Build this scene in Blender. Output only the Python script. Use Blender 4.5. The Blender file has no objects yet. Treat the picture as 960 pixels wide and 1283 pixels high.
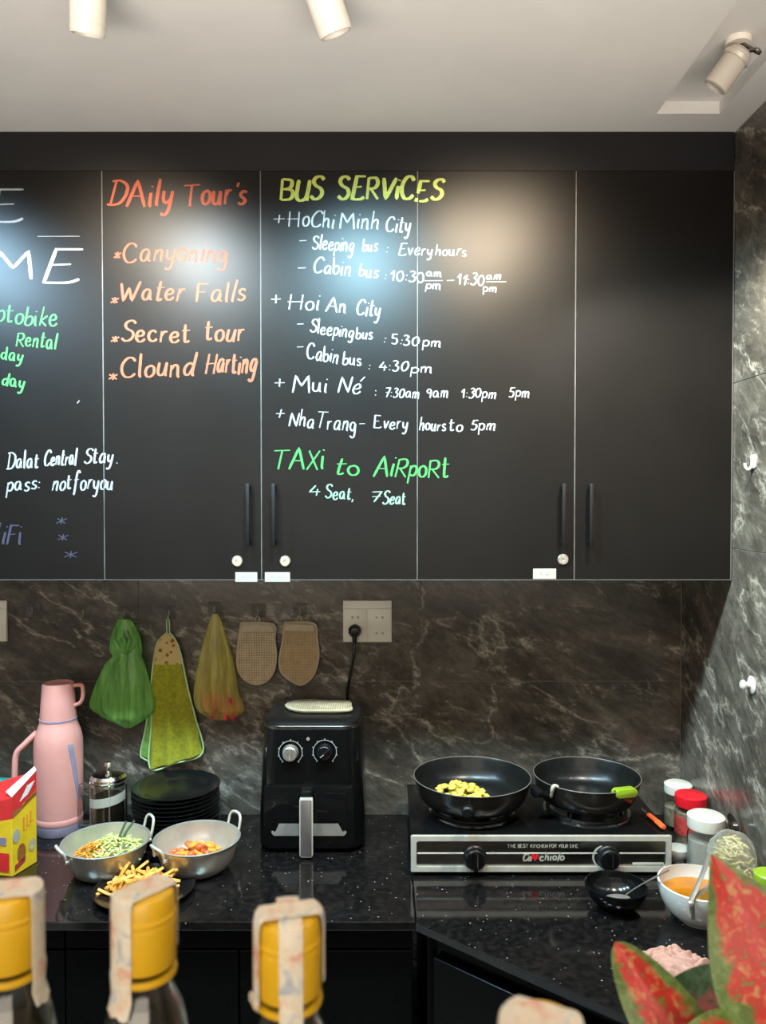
import bpy, bmesh, math, random
from mathutils import Vector, Matrix

random.seed(7)
PI = math.pi
S = bpy.context.scene
C = S.collection

# ------------------------------------------------------------------ camera
EYE = 1.80
F = 1000.0
PITCH = math.atan(21.5 / F)
cam_d = bpy.data.cameras.new('camera')
cam = bpy.data.objects.new('camera', cam_d)
C.objects.link(cam)
cam.location = (0, 0, EYE)
cam.rotation_euler = (PI / 2 - PITCH, 0, 0)
cam_d.sensor_fit = 'VERTICAL'
cam_d.sensor_height = 36
cam_d.lens = F / 1283 * 36
cam_d.clip_start = 0.02
cam_d.dof.use_dof = True
cam_d.dof.focus_distance = 2.15
cam_d.dof.aperture_fstop = 9.0
S.camera = cam

# ------------------------------------------------------------------ world, lights, exposure
S.view_settings.view_transform = 'Standard'
S.view_settings.look = 'None'
S.view_settings.gamma = 1
S.view_settings.use_curve_mapping = False
S.view_settings.exposure = 0.65
w = bpy.data.worlds.new('world')
S.world = w
w.use_nodes = True
bg = w.node_tree.nodes['Background']
bg.inputs[0].default_value = (1.0, 0.93, 0.84, 1)
bg.inputs[1].default_value = 0.09


def area(name, loc, target, size, sy, power, col):
    d = bpy.data.lights.new(name, 'AREA')
    d.shape = 'RECTANGLE'
    d.size, d.size_y = size, sy
    d.energy = power
    d.color = col
    o = bpy.data.objects.new(name, d)
    o.location = loc
    o.rotation_euler = (Vector(target) - Vector(loc)).to_track_quat('-Z', 'Y').to_euler()
    C.objects.link(o)
    return o


def spot(name, loc, target, power, col, angle, blend, size):
    d = bpy.data.lights.new(name, 'SPOT')
    d.energy = power
    d.color = col
    d.spot_size = math.radians(angle)
    d.spot_blend = blend
    d.shadow_soft_size = size
    o = bpy.data.objects.new(name, d)
    o.location = loc
    o.rotation_euler = (Vector(target) - Vector(loc)).to_track_quat('-Z', 'Y').to_euler()
    C.objects.link(o)
    return o


WARM = (1.0, 0.80, 0.56)
NEUT = (1.0, 0.93, 0.82)
COOL = (0.62, 0.86, 1.0)
# added warm fill from behind the camera for fronts and backsplash, no real source
area('front_fill', (-0.4, -2.0, 1.80), (0, 2, 1.30), 3.4, 1.2, 36, (1.0, 0.88, 0.74))
# added upward fill behind the camera to brighten the ceiling, no lamp stands there
ceil_fill = area('ceiling_fill', (-0.1, -0.30, 1.45), (-0.1, 0.55, 2.74), 2.4, 0.4, 17.5, (1.0, 0.91, 0.84))
ceil_fill.data.spread = math.radians(80)
# the ceiling spots over the worktop (bodies built further down at the same places)
LY = 1.47
spot('spot_beam', (-1.30, LY, 2.585), (-1.35, 2.15, 1.1), 84, (0.46, 0.76, 1.0), 136, 0.4, 0.08)
spot('spot_beam', (-0.58, LY, 2.585), (-0.64, 2.1, 1.1), 54, (0.76, 0.92, 1.0), 136, 0.4, 0.08)
spot('spot_beam', (-0.07, LY, 2.585), (0.1, 2.1, 1.1), 90, (0.46, 0.82, 1.0), 136, 0.4, 0.08)
spot('spot_beam', (0.62, LY, 2.60), (0.86, 1.85, 1.0), 74, NEUT, 112, 0.6, 0.03)
# warm spots that graze the cupboard fronts
spot('warm_beam', (-0.66, 1.50, 2.66), (-0.66, 2.08, 2.36), 46, WARM, 58, 0.8, 0.16)
spot('warm_beam', (0.32, 1.50, 2.66), (0.31, 2.08, 2.37), 78, WARM, 58, 0.8, 0.16)


# ------------------------------------------------------------------ pixel -> place helper
def P(px, py, Y=None, Z=None, X=None):
    x = (px - 480) / F
    y = -(py - 641.5) / F
    d = Vector((x, math.cos(PITCH) + y * math.sin(PITCH), -math.sin(PITCH) + y * math.cos(PITCH)))
    if Y is not None:
        t = Y / d.y
    elif Z is not None:
        t = (Z - EYE) / d.z
    else:
        t = X / d.x
    return Vector((0, 0, EYE)) + d * t


# ------------------------------------------------------------------ materials
class N:
    def __init__(self, name):
        self.m = bpy.data.materials.new(name)
        self.m.use_nodes = True
        self.t = self.m.node_tree
        self.b = self.t.nodes['Principled BSDF']

    def n(self, typ, **kw):
        nd = self.t.nodes.new(typ)
        for k, v in kw.items():
            if k in nd.inputs:
                nd.inputs[k].default_value = v
            else:
                setattr(nd, k, v)
        return nd

    def l(self, a, b):
        self.t.links.new(a, b)

    def coord(self, out='Object', scale=(1, 1, 1), rot=(0, 0, 0)):
        c = self.n('ShaderNodeTexCoord')
        mp = self.n('ShaderNodeMapping')
        mp.inputs['Scale'].default_value = scale
        mp.inputs['Rotation'].default_value = rot
        self.l(c.outputs[out], mp.inputs['Vector'])
        return mp.outputs['Vector']

    def noise(self, vec, scale, detail=4, rough=0.55, dist=0.0):
        nd = self.n('ShaderNodeTexNoise')
        nd.inputs['Scale'].default_value = scale
        nd.inputs['Detail'].default_value = detail
        nd.inputs['Roughness'].default_value = rough
        nd.inputs['Distortion'].default_value = dist
        self.l(vec, nd.inputs['Vector'])
        return nd

    def ramp(self, fac, stops):
        r = self.n('ShaderNodeValToRGB')
        e = r.color_ramp.elements
        while len(e) < len(stops):
            e.new(0.5)
        for el, (p, c) in zip(e, stops):
            el.position = p
            el.color = (*c, 1) if len(c) == 3 else c
        self.l(fac, r.inputs['Fac'])
        return r.outputs['Color']

    def mix(self, fac, a, b, typ='MIX'):
        mx = self.n('ShaderNodeMix', data_type='RGBA', blend_type=typ)
        if isinstance(fac, (int, float)):
            mx.inputs[0].default_value = fac
        else:
            self.l(fac, mx.inputs[0])
        for i, v in ((6, a), (7, b)):
            if isinstance(v, tuple):
                mx.inputs[i].default_value = (*v, 1)
            else:
                self.l(v, mx.inputs[i])
        return mx.outputs[2]

    def bump(self, fac, strength=0.3, dist=0.002):
        bp = self.n('ShaderNodeBump')
        bp.inputs['Strength'].default_value = strength
        bp.inputs['Distance'].default_value = dist
        self.l(fac, bp.inputs['Height'])
        self.l(bp.outputs['Normal'], self.b.inputs['Normal'])


def mat(name, col, rough=0.5, metal=0.0, var=0.12, scale=30.0, bump=0.0, **kw):
    k = N(name)
    v = k.coord()
    nz = k.noise(v, scale, 4)
    lo = tuple(max(0, c * (1 - var)) for c in col)
    hi = tuple(min(1, c * (1 + var)) for c in col)
    k.l(k.ramp(nz.outputs['Fac'], [(0.3, lo), (0.7, hi)]), k.b.inputs['Base Color'])
    k.b.inputs['Roughness'].default_value = rough
    k.b.inputs['Metallic'].default_value = metal
    for a, b in kw.items():
        k.b.inputs[a.replace('_', ' ')].default_value = b
    if bump:
        k.bump(nz.outputs['Fac'], bump)
    return k.m


def marble_mat(name, rot, tint=(1, 1, 1)):
    k = N(name)
    v0 = k.coord('Object', (1, 1, 1), rot)
    mp = k.n('ShaderNodeMapping')
    mp.inputs['Scale'].default_value = (0.75, 0.75, 1.6)
    k.l(v0, mp.inputs['Vector'])
    v = mp.outputs['Vector']
    base = k.noise(v, 3.4, 12, 0.72, 0.4)
    fine = k.noise(v, 20, 12, 0.80, 0.5)
    c1 = k.ramp(base.outputs['Fac'], [(0.30, (0.034, 0.031, 0.027)), (0.47, (0.080, 0.073, 0.064)), (0.60, (0.135, 0.125, 0.110)), (0.78, (0.23, 0.215, 0.19))])
    c2 = k.ramp(fine.outputs['Fac'], [(0.34, (0.40, 0.40, 0.40)), (0.52, (0.9, 0.9, 0.9)), (0.68, (1.7, 1.7, 1.7))])
    c = k.mix(0.85, c1, c2, 'MULTIPLY')
    for sc, wid, amt, msk in ((1.3, 0.0045, 0.9, (0.40, 0.58)), (3.6, 0.007, 0.6, (0.48, 0.60))):
        vn = k.noise(v, sc, 10, 0.58, 0.35)
        sub = k.n('ShaderNodeMath', operation='SUBTRACT')
        k.l(vn.outputs['Fac'], sub.inputs[0])
        sub.inputs[1].default_value = 0.5
        ab = k.n('ShaderNodeMath', operation='ABSOLUTE')
        k.l(sub.outputs[0], ab.inputs[0])
        vm = k.ramp(ab.outputs[0], [(0.0, (amt,) * 3), (wid, (amt * 0.35,) * 3), (wid * 3.2, (0, 0, 0))])
        mask = k.ramp(fine.outputs['Fac'], [(msk[0], (0, 0, 0)), (msk[1], (1, 1, 1))])
        vm = k.mix(1.0, vm, mask, 'MULTIPLY')
        c = k.mix(vm, c, (0.44, 0.415, 0.37))
    c = k.mix(1.0, c, tint, 'MULTIPLY')
    k.l(c, k.b.inputs['Base Color'])
    k.b.inputs['Roughness'].default_value = 0.22
    return k.m


def granite_mat():
    k = N('black_granite')
    v = k.coord()
    vo = k.n('ShaderNodeTexVoronoi', feature='F1')
    vo.inputs['Scale'].default_value = 95
    k.l(v, vo.inputs['Vector'])
    r1 = k.ramp(vo.outputs['Distance'], [(0.06, (1, 1, 1)), (0.22, (0, 0, 0))])
    sep = k.n('ShaderNodeSeparateColor')
    k.l(vo.outputs['Color'], sep.inputs[0])
    r2 = k.ramp(sep.outputs[0], [(0.80, (0, 0, 0)), (1.0, (1, 1, 1))])
    m = k.mix(1.0, r1, r2, 'MULTIPLY')
    nz = k.noise(v, 60, 3)
    b = k.ramp(nz.outputs['Fac'], [(0.4, (0.004, 0.0035, 0.0035)), (0.7, (0.012, 0.010, 0.009))])
    k.l(k.mix(m, b, (0.42, 0.40, 0.37)), k.b.inputs['Base Color'])
    k.b.inputs['Roughness'].default_value = 0.09
    return k.m


def board_mat(name, col, rough, spec=0.5):
    k = N(name)
    v = k.coord('Object', (1, 1, 1))
    nz = k.noise(v, 3.0, 6, 0.6)
    sm = k.noise(v, 1.3, 3, 0.5, 0.6)
    c = k.ramp(nz.outputs['Fac'], [(0.35, tuple(x * 0.85 for x in col)), (0.65, tuple(x * 1.15 for x in col))])
    k.l(c, k.b.inputs['Base Color'])
    k.b.inputs['Specular IOR Level'].default_value = spec
    k.l(k.ramp(sm.outputs['Fac'], [(0.3, (rough - 0.04,) * 3), (0.7, (rough + 0.05,) * 3)]), k.b.inputs['Roughness'])
    return k.m


def glass_mat(name, col, rough=0.02, ior=1.45):
    return mat(name, col, rough, 0, 0.02, Transmission_Weight=1.0, IOR=ior)


def film_mat(name, col, alpha, rough=0.25, scale=60, sss=0.0):
    """thin plastic film: part clear, part coloured and translucent"""
    k = N(name)
    v = k.coord('Object', (1, 1, 0.12))
    nz = k.noise(v, scale, 4, 0.6, 0.4)
    lo = tuple(c * 0.45 for c in col)
    hi = tuple(min(1, c * 1.6 + 0.04) for c in col)
    k.l(k.ramp(nz.outputs['Fac'], [(0.35, lo), (0.7, hi)]), k.b.inputs['Base Color'])
    k.b.inputs['Roughness'].default_value = rough
    k.b.inputs['Alpha'].default_value = alpha
    k.bump(nz.outputs['Fac'], 0.5, 0.004)
    tr = k.n('ShaderNodeBsdfTranslucent')
    tr.inputs['Color'].default_value = (*hi, 1)
    ad = k.n('ShaderNodeMixShader')
    ad.inputs[0].default_value = 0.25
    out = k.t.nodes['Material Output']
    k.l(k.b.outputs[0], ad.inputs[1])
    k.l(tr.outputs[0], ad.inputs[2])
    k.l(ad.outputs[0], out.inputs['Surface'])
    return k.m


def weave_mat(name, col, freq=260, strength=0.5):
    k = N(name)
    v = k.coord()
    w1 = k.n('ShaderNodeTexWave', wave_type='BANDS', bands_direction='X')
    w2 = k.n('ShaderNodeTexWave', wave_type='BANDS', bands_direction='Z')
    for wv in (w1, w2):
        wv.inputs['Scale'].default_value = freq / 6.28
        wv.inputs['Distortion'].default_value = 2.5
        k.l(v, wv.inputs['Vector'])
    m = k.mix(0.5, w1.outputs['Color'], w2.outputs['Color'])
    nz = k.noise(v, 40, 5)
    f = k.mix(0.5, m, nz.outputs['Fac'])
    bw = k.n('ShaderNodeRGBToBW')
    k.l(f, bw.inputs[0])
    k.l(k.ramp(bw.outputs[0], [(0.3, tuple(c * 0.6 for c in col)), (0.65, tuple(min(1, c * 1.2) for c in col))]), k.b.inputs['Base Color'])
    k.b.inputs['Roughness'].default_value = 0.9
    k.bump(bw.outputs[0], strength, 0.002)
    return k.m


def leaf_mat(name, green, red, pale, width):
    k = N(name)
    uv = k.n('ShaderNodeUVMap')
    uv.uv_map = 'UVMap'
    sx = k.n('ShaderNodeSeparateXYZ')
    k.l(uv.outputs[0], sx.inputs[0])
    ab = k.n('ShaderNodeMath', operation='ABSOLUTE')
    k.l(sx.outputs[0], ab.inputs[0])
    o = k.coord('Object', (1, 1, 1))
    n1 = k.noise(o, 45, 5, 0.6, 0.8)
    n2 = k.noise(o, 120, 3, 0.6, 0.6)
    ad = k.n('ShaderNodeMath', operation='MULTIPLY_ADD')
    k.l(n1.outputs['Fac'], ad.inputs[0])
    ad.inputs[1].default_value = 0.60
    hf = k.n('ShaderNodeMath', operation='MULTIPLY')
    k.l(ab.outputs[0], hf.inputs[0])
    hf.inputs[1].default_value = 0.5
    k.l(hf.outputs[0], ad.inputs[2])
    c1 = k.ramp(n2.outputs['Fac'], [(0.30, tuple(x * 1.6 for x in green)), (0.40, tuple(x * 0.85 for x in red)), (0.52, red), (0.66, pale)])
    f = k.ramp(ad.outputs[0], [(width, (0, 0, 0)), (width + 0.10, (1, 1, 1))])
    c2 = k.ramp(n2.outputs['Fac'], [(0.35, green), (0.7, tuple(min(1, x * 1.9 + 0.05) for x in green))])
    k.l(k.mix(f, c1, c2), k.b.inputs['Base Color'])
    k.b.inputs['Roughness'].default_value = 0.4
    return k.m


def paper_mat(name):
    k = N(name)
    v = k.coord()
    n1 = k.noise(v, 85, 3, 0.5, 0.6)
    n2 = k.noise(v, 260, 2)
    c = k.ramp(n1.outputs['Fac'], [(0.30, (0.72, 0.26, 0.15)), (0.42, (0.76, 0.62, 0.44)), (0.56, (0.76, 0.70, 0.55)), (0.68, (0.34, 0.40, 0.48))])
    c = k.mix(0.25, c, k.ramp(n2.outputs['Fac'], [(0.4, (0.62, 0.54, 0.45)), (0.6, (0.86, 0.81, 0.70))]))
    k.l(c, k.b.inputs['Base Color'])
    k.b.inputs['Roughness'].default_value = 0.6
    return k.m


M = {}
M['marble'] = marble_mat('dark_marble_tile', (0, -0.5, 0), (0.95, 0.89, 0.80))
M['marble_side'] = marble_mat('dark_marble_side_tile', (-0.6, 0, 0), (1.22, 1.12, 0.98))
M['grout'] = mat('tile_grout', (0.16, 0.15, 0.14), 0.8)
M['granite'] = granite_mat()
M['ceiling'] = mat('ceiling_paint', (0.72, 0.69, 0.65), 0.85, 0, 0.03, 6)
M['floor'] = mat('floor_tile', (0.42, 0.38, 0.33), 0.4)
M['plaster'] = mat('wall_plaster', (0.50, 0.47, 0.43), 0.8, 0, 0.05, 5)
M['door'] = board_mat('black_board', (0.0060, 0.0049, 0.0041), 0.39, 0.17)
M['fascia'] = board_mat('fascia_board', (0.009, 0.0085, 0.009), 0.6, 0.22)
M['carcass'] = mat('board_edge', (0.10, 0.095, 0.09), 0.6)
M['edge_light'] = mat('pale_door_edge', (0.085, 0.08, 0.072), 0.6, 0, 0.5, 9)
M['gloss'] = board_mat('gloss_black_front', (0.002, 0.002, 0.002), 0.25, 0.06)
M['black'] = mat('black_plastic', (0.005, 0.005, 0.005), 0.34, 0, 0.1, 30, 0, Specular_IOR_Level=0.3)
M['black_gloss'] = mat('gloss_black_plastic', (0.004, 0.004, 0.004), 0.16, 0, 0.1, 30, 0, Specular_IOR_Level=0.32)
M['black_matt'] = mat('black_metal', (0.006, 0.006, 0.006), 0.45, 0, 0.1, 30, 0, Specular_IOR_Level=0.3)
M['steel'] = mat('steel', (0.62, 0.60, 0.56), 0.24, 1.0, 0.06)
M['steel_soft'] = mat('brushed_steel', (0.74, 0.69, 0.58), 0.38, 0.45, 0.08)
M['alu'] = mat('aluminium_pot', (0.66, 0.62, 0.53), 0.32, 0.75, 0.10, 20)
M['dark_steel'] = mat('dark_steel', (0.22, 0.20, 0.18), 0.25, 1.0, 0.25, 12)
M['utensil'] = mat('utensil_steel', (0.50, 0.46, 0.39), 0.28, 0.75, 0.1, 25)
M['plate'] = mat('black_glazed_plate', (0.006, 0.006, 0.006), 0.2, 0, 0.1)
M['chrome'] = mat('chrome', (0.80, 0.79, 0.77), 0.10, 1.0, 0.03)
M['white'] = mat('white_plastic', (0.66, 0.62, 0.52), 0.35, 0, 0.03)
M['lamp_white'] = mat('lamp_white', (0.82, 0.76, 0.66), 0.45, 0, 0.03)
M['porcelain'] = mat('white_porcelain', (0.60, 0.58, 0.52), 0.15, 0, 0.03)
M['pink'] = mat('pink_plastic', (0.68, 0.30, 0.25), 0.35, 0, 0.03)
M['mauve'] = mat('grey_mauve_plastic', (0.28, 0.24, 0.32), 0.45)
M['nonstick'] = mat('nonstick_coating', (0.008, 0.008, 0.0075), 0.30, 0, 0.3, 80, 0, Specular_IOR_Level=0.4)
M['pan_out'] = mat('pan_outside', (0.020, 0.017, 0.013), 0.25, 0.3)
M['cloth_lime'] = mat('lime_towel', (0.27, 0.27, 0.012), 0.95, 0, 0.25, 90, 0.6)
M['piping'] = mat('pale_green_piping', (0.42, 0.62, 0.30), 0.8)
M['cloth_green'] = mat('green_towel', (0.16, 0.34, 0.06), 0.95, 0, 0.2, 90, 0.5)
M['loofah'] = weave_mat('woven_pad', (0.40, 0.31, 0.19))
M['pad_tan'] = weave_mat('tan_pad', (0.36, 0.25, 0.13), 420, 0.3)
M['pad_cream'] = weave_mat('cream_pad', (0.33, 0.26, 0.15), 300, 0.3)
M['pad_edge'] = mat('pad_edging', (0.42, 0.35, 0.24), 0.9)
M['film_green'] = film_mat('green_bag_film', (0.22, 0.52, 0.11), 0.58)
M['film_yellow'] = film_mat('yellow_bag_film', (0.66, 0.54, 0.13), 0.42)
M['film_clear'] = film_mat('clear_bag_film', (0.62, 0.60, 0.55), 0.10, 0.12)
M['hook_clear'] = film_mat('hook_film', (0.30, 0.28, 0.26), 0.16, 0.1)
M['hook_wire'] = film_mat('hook_wire_film', (0.35, 0.33, 0.30), 0.45, 0.15)
M['clear'] = glass_mat('clear_plastic', (0.93, 0.92, 0.9), 0.08)
M['glass'] = glass_mat('clear_glass', (0.97, 0.97, 0.95), 0.01)
M['bottle_glass'] = glass_mat('bottle_glass', (0.88, 0.88, 0.82), 0.03)
M['bottle_liquid'] = mat('dark_sauce', (0.035, 0.026, 0.016), 0.18)
M['gold_cap'] = mat('yellow_cap', (0.74, 0.43, 0.012), 0.36, 0, 0.05)
M['paper'] = paper_mat('seal_paper')
M['label_white'] = mat('white_sticker', (0.40, 0.385, 0.31), 0.6, 0, 0.04)
M['ink_grey'] = mat('grey_ink', (0.30, 0.30, 0.28), 0.7)
M['red'] = mat('red_plastic', (0.68, 0.012, 0.02), 0.3)
M['label_red'] = mat('red_label', (0.45, 0.05, 0.04), 0.45, 0, 0.3, 90)
M['spice'] = mat('jar_contents', (0.42, 0.34, 0.22), 0.8, 0, 0.4, 60)
M['sugar'] = mat('white_grains', (0.62, 0.57, 0.48), 0.9, 0, 0.1, 200)
M['orange'] = mat('orange_plastic', (0.75, 0.11, 0.025), 0.35)
M['lime'] = mat('lime_silicone', (0.24, 0.36, 0.015), 0.4, 0, 0.05)
M['teal'] = mat('teal_card', (0.02, 0.40, 0.30), 0.5)
M['fry'] = mat('fried_potato', (0.72, 0.34, 0.05), 0.55, 0, 0.35, 70)
M['egg'] = mat('scrambled_egg', (0.85, 0.62, 0.09), 0.5, 0, 0.2, 90)
M['cabbage'] = mat('pale_cabbage', (0.62, 0.66, 0.22), 0.5, 0, 0.3, 60)
M['carrot'] = mat('carrot', (0.78, 0.30, 0.03), 0.5, 0, 0.2, 60)
M['chive'] = mat('dark_green_stalk', (0.03, 0.07, 0.02), 0.5)
M['tomato'] = mat('tomato', (0.70, 0.14, 0.04), 0.3, 0, 0.3, 50)
M['sauce'] = mat('orange_sauce', (0.42, 0.14, 0.006), 0.12, 0, 0.25, 25)
M['chili'] = mat('red_chili', (0.45, 0.02, 0.03), 0.35, 0, 0.3)
M['sprout'] = mat('dried_noodle', (0.52, 0.43, 0.19), 0.7, 0, 0.25, 90)
M['pink_cloth'] = mat('pink_cloth', (0.40, 0.215, 0.16), 0.9, 0, 0.12, 60, 0.3)
M['box_yellow'] = mat('yellow_card', (0.86, 0.55, 0.02), 0.35, 0, 0.08)
M['box_red'] = mat('red_card', (0.72, 0.03, 0.03), 0.35, 0, 0.1)
M['box_white'] = mat('white_card', (0.85, 0.82, 0.78), 0.5, 0, 0.03)
M['box_brown'] = mat('brown_print', (0.35, 0.12, 0.03), 0.4, 0, 0.3, 80)
M['box_orange'] = mat('orange_print', (0.80, 0.28, 0.03), 0.4)
M['pot_dark'] = mat('plant_pot', (0.05, 0.045, 0.04), 0.5)
M['soil'] = mat('soil', (0.03, 0.02, 0.015), 0.95, 0, 0.4, 80, 0.6)
M['stem'] = mat('leaf_stalk', (0.55, 0.30, 0.25), 0.5)
M['leaf_red'] = leaf_mat('red_leaf', (0.085, 0.14, 0.020), (0.60, 0.035, 0.025), (0.55, 0.28, 0.09), 0.57)
M['leaf_dark'] = leaf_mat('dark_leaf', (0.022, 0.055, 0.012), (0.36, 0.07, 0.06), (0.30, 0.16, 0.08), 0.47)
M['wood_bar'] = mat('bar_top_wood', (0.10, 0.06, 0.035), 0.5, 0, 0.3, 12)
M['recess_lamp'] = mat('matt_lamp_shell', (0.50, 0.45, 0.38), 0.6, 0, 0.03)
M['lens'] = mat('lamp_lens', (0.85, 0.85, 0.82), 0.2)


def ink(name, col):
    return mat(name, col, 0.65, 0, 0.18, 140)


M['ink_white'] = ink('white_chalk', (0.27, 0.27, 0.265))
M['ink_dim'] = ink('worn_white_chalk', (0.22, 0.215, 0.21))
M['ink_orange'] = ink('orange_chalk', (0.30, 0.048, 0.014))
M['ink_pale_orange'] = ink('pale_orange_chalk', (0.24, 0.058, 0.018))
M['ink_olive'] = ink('yellow_green_chalk', (0.36, 0.40, 0.07))
M['ink_green'] = ink('green_chalk', (0.045, 0.27, 0.055))
M['ink_mint'] = ink('mint_chalk', (0.21, 0.31, 0.23))
M['ink_purple'] = ink('worn_purple_chalk', (0.035, 0.033, 0.06))

# ------------------------------------------------------------------ mesh helpers
WM = {}


def thing(name, label, cat, loc=(0, 0, 0), rz=0.0, group=None):
    o = bpy.data.objects.new(name, None)
    o.empty_display_size = 0.02
    C.objects.link(o)
    o.location = loc
    o.rotation_euler = (0, 0, rz)
    o['label'] = label
    o['category'] = cat
    if group:
        o['group'] = group
    WM[o.name] = Matrix.Translation(loc) @ Matrix.Rotation(rz, 4, 'Z')
    return o


def mk(name, bm, m, parent=None, world=False, smooth=True, angle=35, label=None):
    if parent is not None:
        WMp = WM[parent.name]
        if world:
            bmesh.ops.transform(bm, matrix=WMp.inverted(), verts=bm.verts)
    me = bpy.data.meshes.new(name)
    bmesh.ops.recalc_face_normals(bm, faces=bm.faces)
    bm.to_mesh(me)
    bm.free()
    if smooth:
        for p in me.polygons:
            p.use_smooth = True
        me.set_sharp_from_angle(angle=math.radians(angle))
    me.materials.append(M[m] if isinstance(m, str) else m)
    o = bpy.data.objects.new(name, me)
    C.objects.link(o)
    o.parent = parent
    WM[o.name] = WM[parent.name] if parent is not None else Matrix.Identity(4)
    if label:
        o['label'] = label
    return o


def tag(o, label, cat, group=None, kind=None):
    if label:
        o['label'] = label
    if cat:
        o['category'] = cat
    if group:
        o['group'] = group
    if kind:
        o['kind'] = kind
    return o


def struct(name, bm, m, smooth=False):
    o = mk(name, bm, m, smooth=smooth)
    o['kind'] = 'structure'
    return o


def dup(root, loc=None, rz=None, label=None):
    r = root.copy()
    C.objects.link(r)
    if loc is not None:
        r.location = loc
    if rz is not None:
        r.rotation_euler = (0, 0, rz)
    if label:
        r['label'] = label
    WM[r.name] = Matrix.Translation(r.location) @ Matrix.Rotation(r.rotation_euler.z, 4, 'Z')
    for ch in list(root.children):
        c = ch.copy()
        C.objects.link(c)
        c.parent = r
        for g in list(ch.children):
            d = g.copy()
            C.objects.link(d)
            d.parent = c
    return r


def B():
    return bmesh.new()


def box(bm, lo, hi, bev=0.0, seg=2):
    lo, hi = Vector(lo), Vector(hi)
    r = bmesh.ops.create_cube(bm, size=1.0, matrix=Matrix.Translation((lo + hi) / 2) @ Matrix.Diagonal((*(hi - lo), 1)))
    if bev:
        es = list({e for v in r['verts'] for e in v.link_edges})
        bmesh.ops.bevel(bm, geom=es, offset=bev, segments=seg, affect='EDGES', profile=0.5)
    return bm


def boxm(bm, mtx, size, bev=0.0, seg=2):
    r = bmesh.ops.create_cube(bm, size=1.0, matrix=mtx @ Matrix.Diagonal((*size, 1)))
    if bev:
        es = list({e for v in r['verts'] for e in v.link_edges})
        bmesh.ops.bevel(bm, geom=es, offset=bev, segments=seg, affect='EDGES', profile=0.5)
    return bm


def lathe(bm, prof, segs=48, mtx=None, fn=None):
    mtx = mtx or Matrix.Identity(4)
    rings = []
    for (r, z) in prof:
        if r < 1e-6:
            rings.append([bm.verts.new(mtx @ Vector((0, 0, z)))])
        else:
            ring = []
            for i in range(segs):
                a = 2 * PI * i / segs
                v = Vector((r * math.cos(a), r * math.sin(a), z))
                if fn:
                    v = fn(v, a)
                ring.append(bm.verts.new(mtx @ v))
            rings.append(ring)
    for a, b in zip(rings, rings[1:]):
        for i in range(segs):
            j = (i + 1) % segs
            if len(a) == 1 and len(b) == 1:
                continue
            if len(a) == 1:
                bm.faces.new((a[0], b[i], b[j]))
            elif len(b) == 1:
                bm.faces.new((a[i], a[j], b[0]))
            else:
                bm.faces.new((a[i], a[j], b[j], b[i]))
    return bm


def spline(pts, n=6):
    pts = [Vector(p) for p in pts]
    out = []
    m = len(pts)
    for i in range(m - 1):
        p0 = pts[max(0, i - 1)]
        p1, p2 = pts[i], pts[i + 1]
        p3 = pts[min(m - 1, i + 2)]
        if (p2 - p1).length < 1e-9:
            continue
        for k in range(n):
            t = k / n
            out.append(0.5 * ((2 * p1) + (p2 - p0) * t + (2 * p0 - 5 * p1 + 4 * p2 - p3) * t * t + (3 * p1 - p0 - 3 * p2 + p3) * t ** 3))
    out.append(pts[-1])
    return out


def tube(bm, pts, rad, segs=10, cap=True, flat=1.0):
    pts = [Vector(p) for p in pts]
    n = len(pts)
    rads = rad if isinstance(rad, (list, tuple)) else [rad] * n
    t0 = (pts[1] - pts[0]).normalized()
    up = Vector((0, 0, 1)) if abs(t0.z) < 0.9 else Vector((1, 0, 0))
    nrm = (up - t0 * up.dot(t0)).normalized()
    rings = []
    for i in range(n):
        t = (pts[min(n - 1, i + 1)] - pts[max(0, i - 1)])
        t = t.normalized() if t.length > 1e-9 else t0
        nrm = nrm - t * nrm.dot(t)
        nrm = nrm.normalized()
        bn = t.cross(nrm)
        rings.append([bm.verts.new(pts[i] + rads[i] * (math.cos(2 * PI * k / segs) * nrm * flat + math.sin(2 * PI * k / segs) * bn)) for k in range(segs)])
    for a, b in zip(rings, rings[1:]):
        for k in range(segs):
            j = (k + 1) % segs
            bm.faces.new((a[k], a[j], b[j], b[k]))
    if cap:
        bm.faces.new(rings[0])
        bm.faces.new(rings[-1])
    return bm


def prism(bm, pts, off, bev=0.0):
    """closed outline (3D points in a plane) pushed along off"""
    off = Vector(off)
    a = [bm.verts.new(Vector(p)) for p in pts]
    b = [bm.verts.new(Vector(p) + off) for p in pts]
    n = len(pts)
    fa = bm.faces.new(a)
    fb = bm.faces.new(list(reversed(b)))
    for i in range(n):
        j = (i + 1) % n
        bm.faces.new((a[j], a[i], b[i], b[j]))
    if bev:
        es = list(fa.edges) + list(fb.edges)
        bmesh.ops.bevel(bm, geom=es, offset=bev, segments=2, affect='EDGES', profile=0.5)
    return bm


def rr(hx, hy, r, n=6):
    pts = []
    for cx, cy, a0 in ((hx - r, hy - r, 0), (-hx + r, hy - r, 90), (-hx + r, -hy + r, 180), (hx - r, -hy + r, 270)):
        for k in range(n + 1):
            a = math.radians(a0 + 90 * k / n)
            pts.append((cx + r * math.cos(a), cy + r * math.sin(a)))
    return pts


def loft(bm, secs, n=6):
    """stack of rounded rectangles (z, hx, hy, r)"""
    rings = []
    for (z, hx, hy, r) in secs:
        rings.append([bm.verts.new((x, y, z)) for x, y in rr(hx, hy, min(r, hx - 1e-4, hy - 1e-4), n)])
    for a, b in zip(rings, rings[1:]):
        for i in range(len(a)):
            j = (i + 1) % len(a)
            bm.faces.new((a[i], a[j], b[j], b[i]))
    bm.faces.new(list(reversed(rings[0])))
    bm.faces.new(rings[-1])
    return bm


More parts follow.
